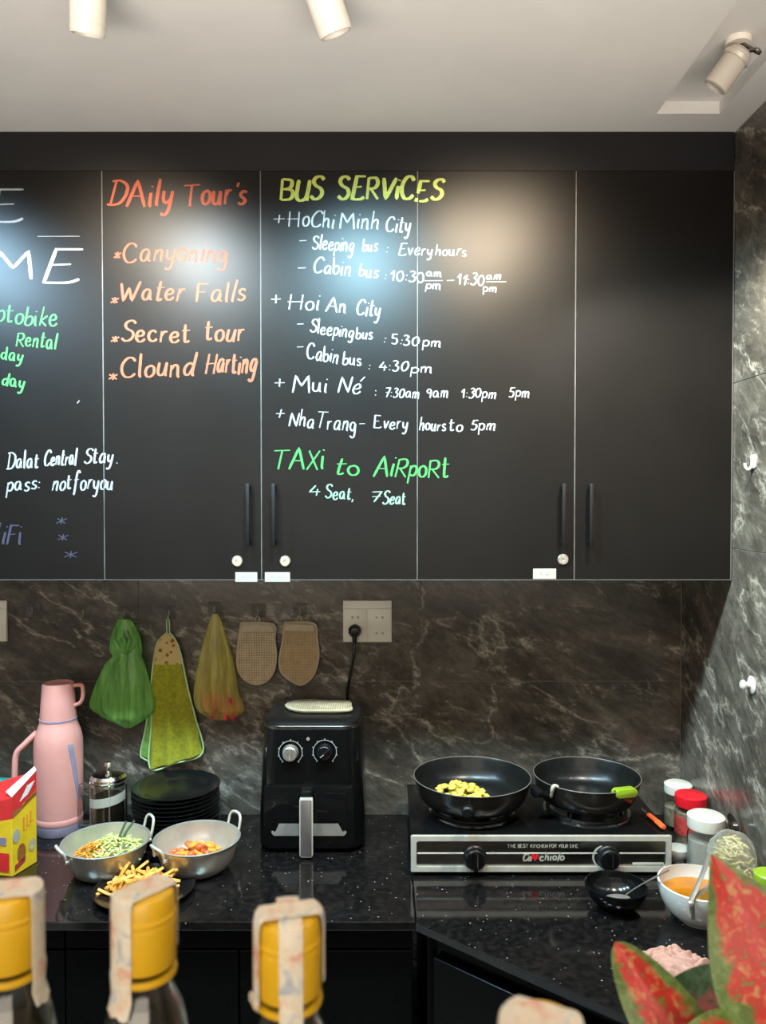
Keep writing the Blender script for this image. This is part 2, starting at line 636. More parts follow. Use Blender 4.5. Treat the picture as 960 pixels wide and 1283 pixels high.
def cyl(bm, p0, p1, r0, r1=None, segs=24):
    return tube(bm, [p0, p1], [r0, r0 if r1 is None else r1], segs)


# ------------------------------------------------------------------ handwriting
GL = {
    'A': '0,0 4,10 4,10 8,0;2,4 6.5,4', 'B': '0.5,0 0.5,10;0.5,10 5,9.5 5.5,7 4,5.5 1,5.2;1,5.2 5.5,4.8 6.5,2.5 5,0.4 0.5,0',
    'C': '7,8 5.5,9.8 3,9.5 0.8,6.5 0.6,3 2.2,0.3 5,0.2 7,1.8', 'D': '0.8,0 1.2,9.6;-0.6,9.6 3,9.9 6.3,8 6.8,4.5 5,1 2,0 -0.8,0.2',
    'E': '6,9.8 1,9.8 1,9.8 0.6,0 0.6,0 5,0 7,1;1,5.2 4.6,5.4', 'F': '6,9.8 1,9.8 1,9.8 0.6,0;1,5.2 4.6,5.4',
    'H': '0.6,0 1,10;7,0 7.4,10;-0.6,5 8,5.4', 'I': '1,0 1,10', 'M': '0,0 1,10 1,10 4.5,4 4.5,4 8,10 8,10 9,0',
    'N': '0.3,0 0.8,9.6 0.8,9.6 6,0.4 6,0.4 6.8,10', 'R': '0.5,0 0.8,9.6;0.2,9.4 4.5,9.8 6,7.5 4.5,5.2 1,4.8;2.2,4.8 6.5,0',
    'O': '3.4,10 1,8.4 0.5,4 2,0.4 4.6,0.4 6.4,4 5.8,8.6 3.4,10', 'K': '0.6,0 0.8,10;6,10 1,4.6 1,4.6 6.4,0', 'L': '1,10 0.6,0.2 0.6,0.2 5.4,0', 'G': '6.4,8.4 4,10 1.2,8 0.6,4 2,0.4 4.8,0.4 6.4,3 6.4,4.6 6.4,4.6 3.8,4.6',
    'S': '6.2,8.4 4.5,9.8 2,9.4 1,7.6 2.4,5.8 5,4.6 6,2.6 4.8,0.6 2.4,0 0.2,1.4', 'T': '-0.5,9.6 8,10;3.8,9.8 3.4,0',
    'U': '0.5,10 0.4,3 1.6,0.4 4,0.2 5.8,2.4 6.2,10;6.2,6 6.3,0', 'V': '0,10 3,0 3,0 7,10', 'W': '0,10 2,0.4 2,0.4 4.6,7.5 4.6,7.5 6.6,0.4 6.6,0.4 10.4,11',
    'X': '0.3,0 6.4,10;0.6,10 6.2,0', 'Y': '0,10 3,5 3,0;6.6,10 3,5',
    'a': '4.6,5 3,6 1.2,5 0.5,2.4 1.6,0.3 3.4,0.9 4.6,4.8 4.6,4.8 4.6,1 5.8,0.2', 'b': '0.6,11 0.5,0.6 0.5,0.6 2.5,0 4.4,1.6 4.6,4.2 3,5.6 0.6,4',
    'c': '4.4,4.9 3,6 1.2,5 0.5,2.6 1.6,0.4 3.4,0.2 4.8,1.4', 'd': '4.4,4.6 3,5.8 1.2,4.8 0.5,2.4 1.6,0.3 3.4,0.9 4.6,4;5,11 4.6,1 5.6,0.2',
    'e': '0.7,2.8 3.6,3.4 4.2,4.8 3,6 1.3,5 0.5,2.4 1.6,0.3 3.4,0.2 5,1.6', 'f': '5,9.5 3.6,11 2.4,9 2,0 1.6,-3.6;0.4,5.4 4.4,5.8',
    'g': '4.6,5 3,6 1.2,5 0.6,2.6 1.8,0.6 3.6,1.4 4.7,5 4.7,5 4.2,-2 2.6,-4 0.6,-2.8', 'h': '0.6,0 0.8,11;0.7,3.4 2.6,5.8 4,5 4.2,0.6 5,0',
    'i': '1,6 0.8,1 1.6,0.1;1.3,8.4 1.4,8.9', 'j': '2.4,6 2,-2.4 0.4,-4;2.5,8.4 2.6,8.9', 'k': '0.6,0 0.8,11;4,6 0.8,2.8 0.8,2.8 4.6,0',
    'l': '1,11 0.8,1 1.6,0.1', 'm': '0.5,0 0.6,6;0.6,4 2,5.9 3,5 3,0;3,4 4.6,5.9 5.8,5 5.9,0.6 6.7,0', 'n': '0.5,0 0.7,6;0.7,3.8 2.4,5.9 3.8,5 4,0.6 4.9,0',
    'o': '3,6 1.2,5.2 0.5,3 1.4,0.6 3.2,0.3 4.6,2 4.4,4.8 3,6 2.6,5.8', 'p': '0.8,6 0.4,-4;0.7,4.4 2.6,6 4.4,4.6 4.2,1.8 2.6,0.3 0.7,1.2',
    'r': '0.6,0 0.8,6;0.8,3.6 2,5.6 3.8,5.8', 's': '3.9,5.2 2.4,6 1,5 1.4,3.6 3.4,2.4 3.8,1.2 2.4,0 0.4,0.8', 't': '1.8,9.5 1.6,1.4 2.6,0.2 4,1;0.2,6.2 4.2,6.5',
    'u': '0.6,6 0.6,1.6 2,0.2 3.6,1.4 4.2,6;4.2,6 4.3,0.8 5.2,0.1', 'v': '0.3,6 2,0.2 2,0.2 4.2,6', 'w': '0.3,6 1.6,0.3 1.6,0.3 3,5 3,5 4.4,0.3 4.4,0.3 6,6',
    'x': '0.4,0 4.2,6;0.6,6 4.2,0', 'y': '0.6,6 0.8,2.4 2.2,1 4,2.6;4.4,6 3.6,-1.6 2,-4 0.4,-3.2',
    '0': '2.8,9 0.9,7 0.6,3.4 2,0.4 4,1.2 5,5 4,8.4 2.8,9', '1': '0.2,5.6 2.6,9 2.6,9 2,0', '3': '0.8,8.4 2.8,9.2 4.2,7.6 2.2,5;2.2,5 4.4,3.8 4,1 2,-0.2 0.2,0.8',
    '4': '3,9 0.2,3.4 0.2,3.4 5.4,3.6;4,6 3.6,0', '5': '4.8,9.2 1.4,9 1.4,9 1,5.4 1,5.4 3.6,5.2 4.4,2.8 3,0.2 0.4,0.6', '7': '0.4,8.8 5,9.2 5,9.2 2.6,0;1,4.6 5,5',
    '9': '4.4,8 2.6,9 0.8,7.4 1.4,5.2 3.4,5 4.5,7.8 4.5,7.8 3.6,0', '+': '0,4 5,4.2;2.6,6.8 2.4,1.4', '-': '0,4 4,4.2', ':': '0.8,1 0.9,1.7;1,4.6 1.1,5.3',
    ',': '0.8,0.6 0.2,-1.6', "'": '0.8,9.5 0.4,7.6', '.': '0.5,0 0.8,0.5', '*': '0.4,2 3.6,5;0.5,5 3.4,2;2,5.6 2,1.6', '/': '0,0 5,10', 'é': '0.7,2.8 3.6,3.4 4.2,4.8 3,6 1.3,5 0.5,2.4 1.6,0.3 3.4,0.2 5,1.6;3.4,7.6 5.4,10.5',
}
ADV = {}


def glyph(ch):
    out = []
    for st in GL[ch].split(';'):
        pts = [tuple(float(q) for q in p.split(',')) for p in st.split()]
        out.append(pts)
    return out


def adv(ch):
    if ch == ' ':
        return 4.0
    return max(p[0] for s in glyph(ch) for p in s) + 1.3


def word_strokes(text, x0, y0, x1, y1, cap, slant=0.12):
    """strokes of a hand-written word as pixel polylines between two baseline ends"""
    wdt = sum(adv(c) for c in text) - 1.3
    sx = (x1 - x0) / wdt
    sy = cap / 10.0
    res = []
    pen = 0.0
    for ch in text:
        if ch != ' ':
            j = random.uniform(-0.6, 0.6)
            gs = random.uniform(0.92, 1.1)
            sl = random.uniform(-0.10, 0.12)
            for st in glyph(ch):
                p2 = [Vector((pen + p[0] + sl * p[1] * gs, p[1] * gs + j, 0)) for p in st]
                if len(p2) > 2:
                    p2 = spline(p2, 5)
                q = []
                for p in p2:
                    X = x0 + p.x * sx + p.y * sy * slant
                    Yb = y0 + (y1 - y0) * (p.x / wdt)
                    q.append((X, Yb - p.y * sy))
                res.append(q)
        pen += adv(ch)
    return res


RIB = [0]


def ribbon(bm, pts, wd, nrm, th):
    """flat pen line of real thickness; pts are points on a surface, nrm is out of it"""
    n = len(pts)
    nrm = Vector(nrm)
    RIB[0] += 1
    th += (RIB[0] % 9) * 0.00004
    rows = []
    for i in range(n):
        t = pts[min(n - 1, i + 1)] - pts[max(0, i - 1)]
        if t.length < 1e-9:
            t = Vector((1, 0, 0))
        t.normalize()
        s = t.cross(nrm).normalized()
        k = 0.62 + 0.55 * abs(t.z)
        if i in (0, n - 1):
            k *= 0.7
        a = pts[i] + s * wd * 0.5 * k
        b = pts[i] - s * wd * 0.5 * k
        rows.append([bm.verts.new(a), bm.verts.new(b), bm.verts.new(b + nrm * (th + i * 0.000006)), bm.verts.new(a + nrm * (th + i * 0.000006))])
    for p, q in zip(rows, rows[1:]):
        for k in range(4):
            j = (k + 1) % 4
            bm.faces.new((p[k], p[j], q[j], q[k]))
    bm.faces.new(rows[0])
    bm.faces.new(rows[-1])


# ================================================================== SETTING
WALL_Y = 2.43
WALL_X = 0.912
DOOR_Y = 2.08
CEIL = 2.74
CT = 0.82            # worktop height
ZL = EYE - 0.57      # grout lines
TH = 0.43


zs = [0.0] + [ZL + TH * k for k in (-2, -1, 0, 1, 2, 3)] + [CEIL]
zs = [z for z in zs if 0 <= z <= CEIL]
bm = B()
box(bm, (-2.4, WALL_Y + 0.002, 0), (WALL_X + 0.15, WALL_Y + 0.12, CEIL))
wall_back = struct('wall_back', bm, 'grout')
us = [-2.4, 0.114 - 2.58, 0.114 - 1.72, 0.114 - 0.86, 0.114, WALL_X - 0.001]
us = sorted(u for u in us if u >= -2.4)
bm = B()
for a, b in zip(us, us[1:]):
    for c, d in zip(zs, zs[1:]):
        box(bm, (a + 0.001, WALL_Y, c + 0.001), (b - 0.001, WALL_Y + 0.01, d - 0.001), 0.0006, 1)
o = mk('wall_back_tiles', bm, 'marble', wall_back, smooth=False)
bm = B()
box(bm, (WALL_X + 0.002, 0.3, 0), (WALL_X + 0.12, WALL_Y + 0.12, CEIL))
wall_right = struct('wall_right', bm, 'grout')
bm = B()
ys = [0.3, 0.9, 1.76, WALL_Y - 0.001]
for a, b in zip(ys, ys[1:]):
    for c, d in zip(zs, zs[1:]):
        box(bm, (WALL_X, a + 0.001, c + 0.001), (WALL_X + 0.01, b - 0.001, d - 0.001), 0.0006, 1)
mk('wall_right_tiles', bm, 'marble_side', wall_right, smooth=False)
bm = B()
box(bm, (-2.52, 0.4, 0), (-2.4, WALL_Y + 0.12, CEIL))
struct('wall_left', bm, 'plaster')
bm = B()
box(bm, (-2.52, -2.4, -0.1), (WALL_X + 0.12, WALL_Y + 0.12, 0))
struct('floor', bm, 'floor')
# ceiling with a shallow recess along the right wall
RX0, RX1, RY = 0.675, 0.83, 1.99
bm = B()
box(bm, (-2.52, -2.4, CEIL), (RX0, WALL_Y + 0.12, CEIL + 0.14))
box(bm, (RX0, RY, CEIL), (WALL_X + 0.12, WALL_Y + 0.12, CEIL + 0.14))
box(bm, (RX1, -2.4, CEIL), (WALL_X + 0.12, RY, CEIL + 0.14))
box(bm, (RX0, -2.4, CEIL + 0.03), (RX1, RY, CEIL + 0.14))
struct('ceiling', bm, 'ceiling')

# ================================================================== WALL CUPBOARDS
DX = [-1.1365, -0.727, -0.317, 0.0895, 0.4995, 0.9085]     # door edges
DTOP = P(480, 214, Y=DOOR_Y).z
DBOT = P(480, 727, Y=DOOR_Y).z
bm = B()
box(bm, (-2.4, DOOR_Y + 0.006, DTOP + 0.002), (0.910, WALL_Y, CEIL), 0.001, 1)
tag(struct('trim_1', bm, 'fascia'), 'black fascia board between wall cupboards and ceiling', None)

door_of = []
units = [(-1.547, -1.1365, -0.727, 'black wall cupboard at the left edge with large white capitals'),
         (-0.727, -0.317, 0.0895, 'black wall cupboard with orange tour list on its left door'),
         (0.0895, 0.4995, 0.9085, 'black wall cupboard nearest the right wall with a blank right door')]
DOORS = []
for (a, b, c, lab) in units:
    t = thing('wall_cabinet', lab, 'cupboard', ((a + c) / 2, WALL_Y, DBOT), 0, 'black wall cupboards in a row')
    bm = B()
    box(bm, (a + 0.0005, DOOR_Y + 0.0185, DBOT + 0.002), (c - 0.0005, WALL_Y, DTOP))
    mk('carcass', bm, 'carcass', t, True, False)
    for (l, r) in ((a, b), (b, c)):
        bm = B()
        box(bm, (l + 0.0014, DOOR_Y, DBOT + 0.002), (r - 0.0014, DOOR_Y + 0.018, DTOP), 0.0008, 1)
        d = mk('door', bm, 'door', t, True, False)
        bm = B()
        box(bm, (l + 0.0014, DOOR_Y + 0.0002, DBOT), (r - 0.0014, DOOR_Y + 0.018, DBOT + 0.0019))
        mk('edge_band', bm, 'carcass', d, True, False)
        bm = B()
        box(bm, (r - 0.0014, DOOR_Y + 0.0003, DBOT), (r + 0.0013, DOOR_Y + 0.018, DTOP))
        mk('edge_band', bm, 'edge_light' if abs(r - 0.9085) > 0.01 else 'carcass', d, True, False)
        DOORS.append((l, r, d))


def door_at(X):
    for l, r, d in DOORS:
        if l <= X <= r:
            return d
    return DOORS[0][2]


def handle(px, y0, y1):
    X = P(px, 650, Y=DOOR_Y).x
    z0, z1 = P(px, y1, Y=DOOR_Y).z, P(px, y0, Y=DOOR_Y).z
    bm = B()
    box(bm, (X - 0.005, DOOR_Y - 0.030, z0), (X + 0.005, DOOR_Y - 0.022, z1), 0.002)
    for z in (z0 + 0.012, z1 - 0.012):
        box(bm, (X - 0.004, DOOR_Y - 0.024, z - 0.006), (X + 0.004, DOOR_Y + 0.001, z + 0.006), 0.001)
    mk('handle', bm, 'black_matt', door_at(X), True)


for px in (312.5, 344.5, 704, 738):
    handle(px, 606, 684)
# round locks and white number stickers
for (px, py) in ((297.5, 703), (357.5, 703), (705.5, 701)):
    c = P(px, py, Y=DOOR_Y)
    bm = B()
    mtx = Matrix.Translation(c) @ Matrix.Rotation(PI / 2, 4, 'X')
    lathe(bm, [(0.0145, -0.001), (0.0145, 0.003), (0.012, 0.006), (0.004, 0.006), (0.003, 0.004), (0, 0.004)], 28, mtx)
    mk('lock', bm, 'utensil', door_at(c.x), True)
for (x0, y0, x1, y1, mark) in ((295, 717, 322.5, 729, '17'), (332, 717, 363.5, 729, '11'), (668, 712.5, 697, 725.5, '11')):
    a, b = P(x0, y1, Y=DOOR_Y), P(x1, y0, Y=DOOR_Y)
    bm = B()
    box(bm, (a.x, DOOR_Y - 0.0012, a.z), (b.x, DOOR_Y, b.z), 0.0005, 1)
    st = mk('sticker', bm, 'label_white', door_at((a.x + b.x) / 2), True)
    # a faint pencil scribble, as on the photograph
    bm = B()
    for s in word_strokes('1 4', x0 + 8, y1 - 4, x1 - 9, y1 - 4, 5):
        ribbon(bm, [P(u, v, Y=DOOR_Y - 0.0012) for u, v in s], 0.0012, (0, -1, 0), 0.0002)
    o = bpy.data.objects
    bmw = mk('scribble', bm, 'ink_grey', door_at((a.x + b.x) / 2), True, False)

# ------------------------------------------------------------------ chalk writing
W_ = 'ink_white'
LINES = [
    # (material, pen px, [(text, x0, y0, x1, y1, cap)])
    ('ink_orange', 4.2, [('DAily', 136, 257, 214, 258, 31)]),
    ('ink_orange', 4.4, [("Tour's", 230, 257, 306, 257, 29)]),
    ('ink_orange', 3.0, [('*', 141, 326, 150, 326, 20), ('Canyoning', 154, 328, 284, 328, 24)]),
    ('ink_orange', 3.4, [('*', 137, 382, 147, 382, 20), ('Water', 150, 377, 229, 377, 24)]),
    ('ink_pale_orange', 3.2, [('Falls', 245, 377, 306, 377, 24)]),
    ('ink_pale_orange', 3.6, [('*', 137, 432, 147, 432, 20), ('Secret', 151, 428, 238, 428, 24), ('tour', 256, 427, 306, 427, 24)]),
    ('ink_pale_orange', 3.6, [('*', 135, 478, 147, 478, 20), ('Clound', 151, 474, 243, 471, 26), ('Harting', 257, 468, 319, 468, 26)]),
    ('ink_olive', 5.0, [('BUS', 351, 250, 403, 251, 27), ('SERViCES', 423, 250, 553, 251, 27)]),
    (W_, 2.4, [('+', 342, 283, 356, 283, 18), ('HoChi', 361, 284, 418, 286, 20), ('Minh', 426, 286, 474, 288, 20), ('City', 483, 290, 513, 291, 20)]),
    (W_, 2.2, [('-', 375, 309, 384, 309, 17), ('Sleeping', 391, 312, 442, 316, 17), ('bus', 454, 314, 472, 315, 15), (':', 483, 317, 485, 317, 14)]),
    ('ink_dim', 2.0, [('Every', 499, 319, 541, 320, 14), ('hours', 545, 320, 584, 321, 13)]),
    (W_, 2.3, [('-', 373, 343, 383, 343, 17), ('Cabin', 392, 341, 439, 345, 18), ('bus', 449, 346, 473, 348, 15), (':', 481, 350, 483, 350, 12)]),
    (W_, 2.0, [('10:30', 489, 351, 531, 354, 15), ('am', 534, 346, 553, 347, 9), ('-', 531, 357, 554, 357, 12), ('pm', 533, 362, 552, 363, 10), ('-', 559, 357, 568, 357, 12), ('11:30', 573, 356, 606, 358, 15), ('am', 609, 350, 627, 350, 9), ('-', 606, 358, 631, 358, 12), ('pm', 605, 365, 622, 366, 10)]),
    (W_, 2.4, [('+', 340, 382, 352, 382, 19), ('Hoi', 361, 387, 399, 388, 20), ('An', 408, 391, 433, 393, 18), ('City', 446, 395, 475, 398, 20)]),
    (W_, 2.2, [('-', 371, 413, 379, 413, 16), ('Sleeping', 388, 416, 442, 424, 16), ('bus', 446, 424, 466, 426, 14), (':', 480, 430, 482, 430, 12), ('5:30', 490, 431, 524, 433, 13), ('pm', 529, 434, 552, 435, 12)]),
    (W_, 2.2, [('-', 372, 441, 380, 441, 16), ('Cabin', 384, 450, 423, 455, 18), ('bus', 429, 456, 452, 459, 14), (':', 461, 463, 463, 463, 12), ('4:30', 475, 464, 510, 466, 13), ('pm', 514, 467, 541, 468, 12)]),
    (W_, 2.5, [('+', 344, 487, 357, 487, 19), ('Mui', 367, 491, 409, 492, 20), ('Né', 423, 493, 452, 494, 19), (':', 469, 497, 471, 497, 14)]),
    (W_, 2.0, [('7:30am', 481, 498, 525, 499, 13), ('9am', 534, 498, 561, 499, 13), ('1:30pm', 578, 498, 621, 499, 13), ('5pm', 637, 497, 663, 498, 13)]),
    (W_, 2.3, [('+', 344, 527, 355, 527, 18), ('NhaTrang', 362, 533, 445, 541, 19), ('-', 449, 536, 456, 536, 12), ('Every', 468, 536, 510, 538, 16), ('hours', 525, 539, 558, 540, 14), ('to', 562, 540, 579, 540, 14), ('5pm', 589, 539, 620, 540, 14)]),
    ('ink_green', 3.2, [('TAXi', 341, 587, 405, 588, 25), ('to', 418, 594, 449, 595, 22), ('AiRpoRt', 468, 597, 562, 598, 24)]),
    ('ink_mint', 2.4, [('4', 387, 622, 401, 622, 15), ('Seat,', 407, 624, 442, 627, 16), ('7', 462, 628, 475, 628, 15), ('Seat', 479, 631, 508, 632, 16)]),
    (W_, 4.4, [('E', -14, 279, 28, 279, 38)]),
    (W_, 4.8, [('M', -8, 352, 39, 352, 38), ('E', 51, 354, 98, 354, 39)]),
    ('ink_dim', 2.0, [('-', 47, 300, 100, 300, 10)]),
    ('ink_green', 2.6, [('Motobike', -27, 401, 71, 410, 22)]),
    ('ink_green', 2.5, [('Rental', 20, 433, 70, 437, 18)]),
    ('ink_green', 2.5, [('day', 1, 449, 27, 453, 15)]),
    ('ink_green', 2.7, [('day', 2, 482, 29, 487, 15)]),
    ('ink_dim', 1.8, [("'", 97, 512, 99, 510, 10), ("'", 93, 511, 95, 510, 6)]),
    (W_, 2.6, [('Dalat', 9, 588, 48, 586, 19), ('Central', 55, 583, 95, 582, 19), ('Stay', 105, 580, 140, 580, 19), ('.', 145, 580, 147, 580, 14)]),
    (W_, 2.6, [('pass:', 8, 616, 49, 613, 18), ('notforyou', 65, 614, 141, 613, 19)]),
    ('ink_purple', 3.0, [('WiFi', -22, 681, 26, 681, 24)]),
    ('ink_purple', 2.2, [('*', 68, 660, 82, 660, 20), ('*', 70, 680, 84, 680, 20), ('*', 78, 702, 96, 702, 20)]),
]
SEAMS = [DX[1], DX[2], DX[3], DX[4]]
for (m, pen, words) in LINES:
    for (tx, x0, y0, x1, y1, cap) in words:
        per = {}
        for s in word_strokes(tx, x0, y0, x1, y1, cap):
            pts = [P(u, v, Y=DOOR_Y) for u, v in s]
            runs = [[pts[0]]]
            for p in pts[1:]:
                q = runs[-1][-1]
                if door_at(p.x) is not door_at(q.x):
                    runs.append([p])
                else:
                    runs[-1].append(p)
            for r in runs:
                if len(r) > 1:
                    per.setdefault(door_at(sum(p.x for p in r) / len(r)).name, []).append(r)
        for dn, runs in per.items():
            bm = B()
            for r in runs:
                ribbon(bm, r, pen * 0.84 / 480.0, (0, -1, 0), 0.0004)
            mk('chalk_word', bm, m, bpy.data.objects[dn], True, False)

# ================================================================== WORKTOP AND BASE CUPBOARDS
SEAM = 0.075


def slab(name, pts, label):
    bm = B()
    prism(bm, [(x, y, CT - 0.02) for x, y in pts], (0, 0, 0.02), 0.0022)
    o = mk(name, bm, 'granite', None, smooth=False)
    tag(o, label, 'worktop', 'black granite worktop slabs')


slab('countertop', [(-2.4, WALL_Y - 0.001), (-2.4, 1.81), (SEAM - 0.0008, 1.81), (SEAM - 0.0008, WALL_Y - 0.001)], 'straight black speckled granite worktop left of the gas stove')
slab('countertop', [(SEAM + 0.0008, WALL_Y - 0.001), (SEAM + 0.0008, 1.806), (0.62, 1.345), (0.62, 0.75), (WALL_X - 0.001, 0.75), (WALL_X - 0.001, WALL_Y - 0.001)], 'black speckled granite corner worktop with a slanted front under the gas stove')

ux = [-2.37, -1.55, -0.74, 0.07]
labs = ['gloss black base cupboard at far left under the worktop', 'gloss black base cupboard below the yellow carton end of the worktop', 'gloss black base cupboard below the air fryer']
for i, (a, b) in enumerate(zip(ux, ux[1:])):
    t = thing('base_cabinet', labs[i], 'cupboard', ((a + b) / 2, 2.15, 0), 0, 'gloss black base cupboards')
    bm = B()
    box(bm, (a, 1.852, 0.08), (b - 0.001, WALL_Y - 0.002, CT - 0.0205))
    mk('carcass', bm, 'gloss', t, True, False)
    bm = B()
    box(bm, (a, 1.90, 0), (b - 0.001, WALL_Y - 0.002, 0.08))
    mk('plinth', bm, 'black', t, True, False)
    bm = B()
    box(bm, (a + 0.002, 1.834, 0.745), (b - 0.002, 1.852, CT - 0.024), 0.001, 1)
    mk('top_rail', bm, 'gloss', t, True, False)
    for l, r in ((a, (a + b) / 2), ((a + b) / 2, b)):
        bm = B()
        box(bm, (l + 0.0015, 1.834, 0.085), (r - 0.0015, 1.852, 0.740), 0.0015, 1)
        mk('door', bm, 'gloss', t, True, False)
t = thing('corner_cabinet', 'gloss black corner base cupboard with slanted front right of the straight units', 'cupboard', (0.45, 1.9, 0))
dv = Vector((0.62 - 0.075, 1.345 - 1.806, 0)).normalized()
nv = Vector((dv.y, -dv.x, 0))           # towards the viewer
if nv.y > 0:
    nv = -nv
pa = Vector((0.075, 1.806, 0)) - nv * 0.045
pb = Vector((0.62, 1.345, 0)) - nv * 0.045
bm = B()
prism(bm, [(pa.x, pa.y, 0), (pb.x + 0.02, pb.y, 0), (pb.x + 0.02, 0.8, 0), (WALL_X - 0.003, 0.8, 0), (WALL_X - 0.003, WALL_Y - 0.003, 0), (pa.x, WALL_Y - 0.003, 0)], (0, 0, CT - 0.0205))
mk('carcass', bm, 'gloss', t, True, False)
ang = math.atan2(dv.y, dv.x)
ln = (pb - pa).length
bm = B()
mid = (pa + pb) / 2 + nv * 0.009
boxm(bm, Matrix.Translation((mid.x, mid.y, 0.40)) @ Matrix.Rotation(ang, 4, 'Z'), (ln - 0.06, 0.018, 0.68), 0.0015, 1)
mk('door', bm, 'gloss', t, True, False)
bm = B()
boxm(bm, Matrix.Translation((pa.x + 0.012, pa.y - 0.012, 0.40)), (0.02, 0.012, 0.76), 0.001, 1)
mk('corner_post', bm, 'gloss', t, True, False)

# serving bar in front of the kitchen, carrying bottles and plant
BAR = EYE - 0.225 - 0.285
t = thing('serving_bar', 'dark wooden serving bar in the foreground carrying the bottles', 'bar', (0, 0.38, 0))
bm = B()
box(bm, (-1.2, 0.16, BAR - 0.035), (0.9, 0.66, BAR), 0.003)
mk('bar_top', bm, 'wood_bar', t, True)
bm = B()
box(bm, (-1.2, 0.34, 0), (0.9, 0.48, BAR - 0.035), 0.002)
mk('bar_front', bm, 'wood_bar', t, True)

# ================================================================== CEILING SPOTS
def spot_lamp(end, top, label, group='white cylinder ceiling spots'):
    end, top = Vector(end), Vector(top)
    ax = (end - top).normalized()
    t = thing('spotlight', label, 'ceiling lamp', (top.x, top.y, CEIL), 0, group)
    q = ax.to_track_quat('Z', 'Y').to_matrix().to_4x4()
    ln = 0.12
    mtx = Matrix.Translation(end - ax * ln) @ q
    bm = B()
    lathe(bm, [(0, 0), (0.026, 0), (0.0305, 0.004), (0.0315, 0.01), (0.0315, ln - 0.006), (0.030, ln), (0.0265, ln), (0.025, ln - 0.012), (0, ln - 0.014)], 40, mtx)
    mk('lamp_body', bm, 'lamp_white', t, True)
    bm = B()
    lathe(bm, [(0.0318, ln - 0.020), (0.0324, ln - 0.0185), (0.0318, ln - 0.017)], 40, mtx)
    mk('trim_ring', bm, 'lamp_white', t, True)
    bm = B()
    lathe(bm, [(0, CEIL - 0.03 - 0), (0.045, CEIL - 0.03), (0.048, CEIL - 0.026), (0.048, CEIL - 0.0005), (0, CEIL - 0.0005)], 36, Matrix.Translation((top.x, top.y, 0)))
    mk('mount_plate', bm, 'lamp_white', t, True)
    bm = B()
    mid = end - ax * ln * 0.75 + Vector((0, 0.036, 0))
    tube(bm, spline([(top.x, top.y, CEIL - 0.03), (top.x, top.y + 0.034, CEIL - 0.04), mid]), 0.005)
    mk('bracket', bm, 'lamp_white', t, True)
    return t


e1, e2 = P(110, 44, Y=1.47), P(421, 43, Y=1.47)
spot_lamp(e1, e1 + Vector((0.022, -0.05, 0.13)), 'left of the two white cylinder ceiling spots at the top edge')
spot_lamp(e2, e2 + Vector((-0.050, -0.05, 0.13)), 'white cylinder ceiling spot above the bus timetable')
# the small spot in the ceiling recess
t = thing('recess_spotlight', 'small pale swivel spot in the ceiling recess by the right wall', 'ceiling lamp', (0.72, 1.62, CEIL + 0.03))
a, b = P(903, 100, Y=1.72), P(930, 62, Y=1.70)
ax = (a - b).normalized()
q = ax.to_track_quat('Z', 'Y').to_matrix().to_4x4()
bm = B()
lathe(bm, [(0, 0), (0.020, 0.0), (0.026, 0.006), (0.027, 0.05), (0.027, 0.084), (0.022, 0.086), (0.020, 0.076), (0, 0.075)], 32, Matrix.Translation(b) @ q)
mk('lamp_body', bm, 'recess_lamp', t, True)
bm = B()
lathe(bm, [(0.027, 0.012), (0.0305, 0.014), (0.0305, 0.022), (0.027, 0.024)], 32, Matrix.Translation(b) @ q)
mk('collar', bm, 'steel_soft', t, True)
bm = B()
tube(bm, spline([(b.x, b.y + 0.02, CEIL + 0.026), (b.x + 0.035, b.y, CEIL - 0.01), (b.x + 0.03, b.y, b.z), (b.x + 0.004, b.y, b.z - 0.006)]), 0.004)
mk('bracket', bm, 'dark_steel', t, True)
bm = B()
lathe(bm, [(0, -0.012), (0.025, -0.012), (0.027, -0.009), (0.027, 0), (0, 0)], 28, Matrix.Translation((b.x, b.y + 0.02, CEIL + 0.0299)))
mk('mount_plate', bm, 'lamp_white', t, True)

# ================================================================== WALL: sockets, hooks, hanging things
def socket(x0, y0, x1, y1, label, n):
    a, b = P(x0, y1, Y=WALL_Y), P(x1, y0, Y=WALL_Y)
    t = thing('wall_socket', label, 'socket', ((a.x + b.x) / 2, WALL_Y, a.z))
    bm = B()
    box(bm, (a.x, WALL_Y - 0.009, a.z), (b.x, WALL_Y, b.z), 0.002)
    mk('plate', bm, 'white', t, True)
    wd = (b.x - a.x) / n
    for i in range(n):
        cx = a.x + wd * (i + 0.5)
        bm = B()
        box(bm, (cx - wd / 2 + 0.001, WALL_Y - 0.011, a.z + 0.002), (cx + wd / 2 - 0.001, WALL_Y - 0.008, b.z - 0.024), 0.001)
        mk('socket_module', bm, 'white', t, True)
        for dz in (0.076, 0.028):
            bm = B()
            for sx in (-1, 1):
                box(bm, (cx + sx * 0.009 - 0.003, WALL_Y - 0.0117, a.z + dz - 0.0035), (cx + sx * 0.009 + 0.003, WALL_Y - 0.0108, a.z + dz + 0.0035), 0.0003, 1)
            mk('socket_hole', bm, 'pad_edge', t, True)
    return t


socket(430, 752, 491, 804, 'white double wall socket with a black plug in its lower left outlet', 2)
socket(-52, 752, 10, 803, 'white wall socket cut by the left edge above the pink flask', 2)


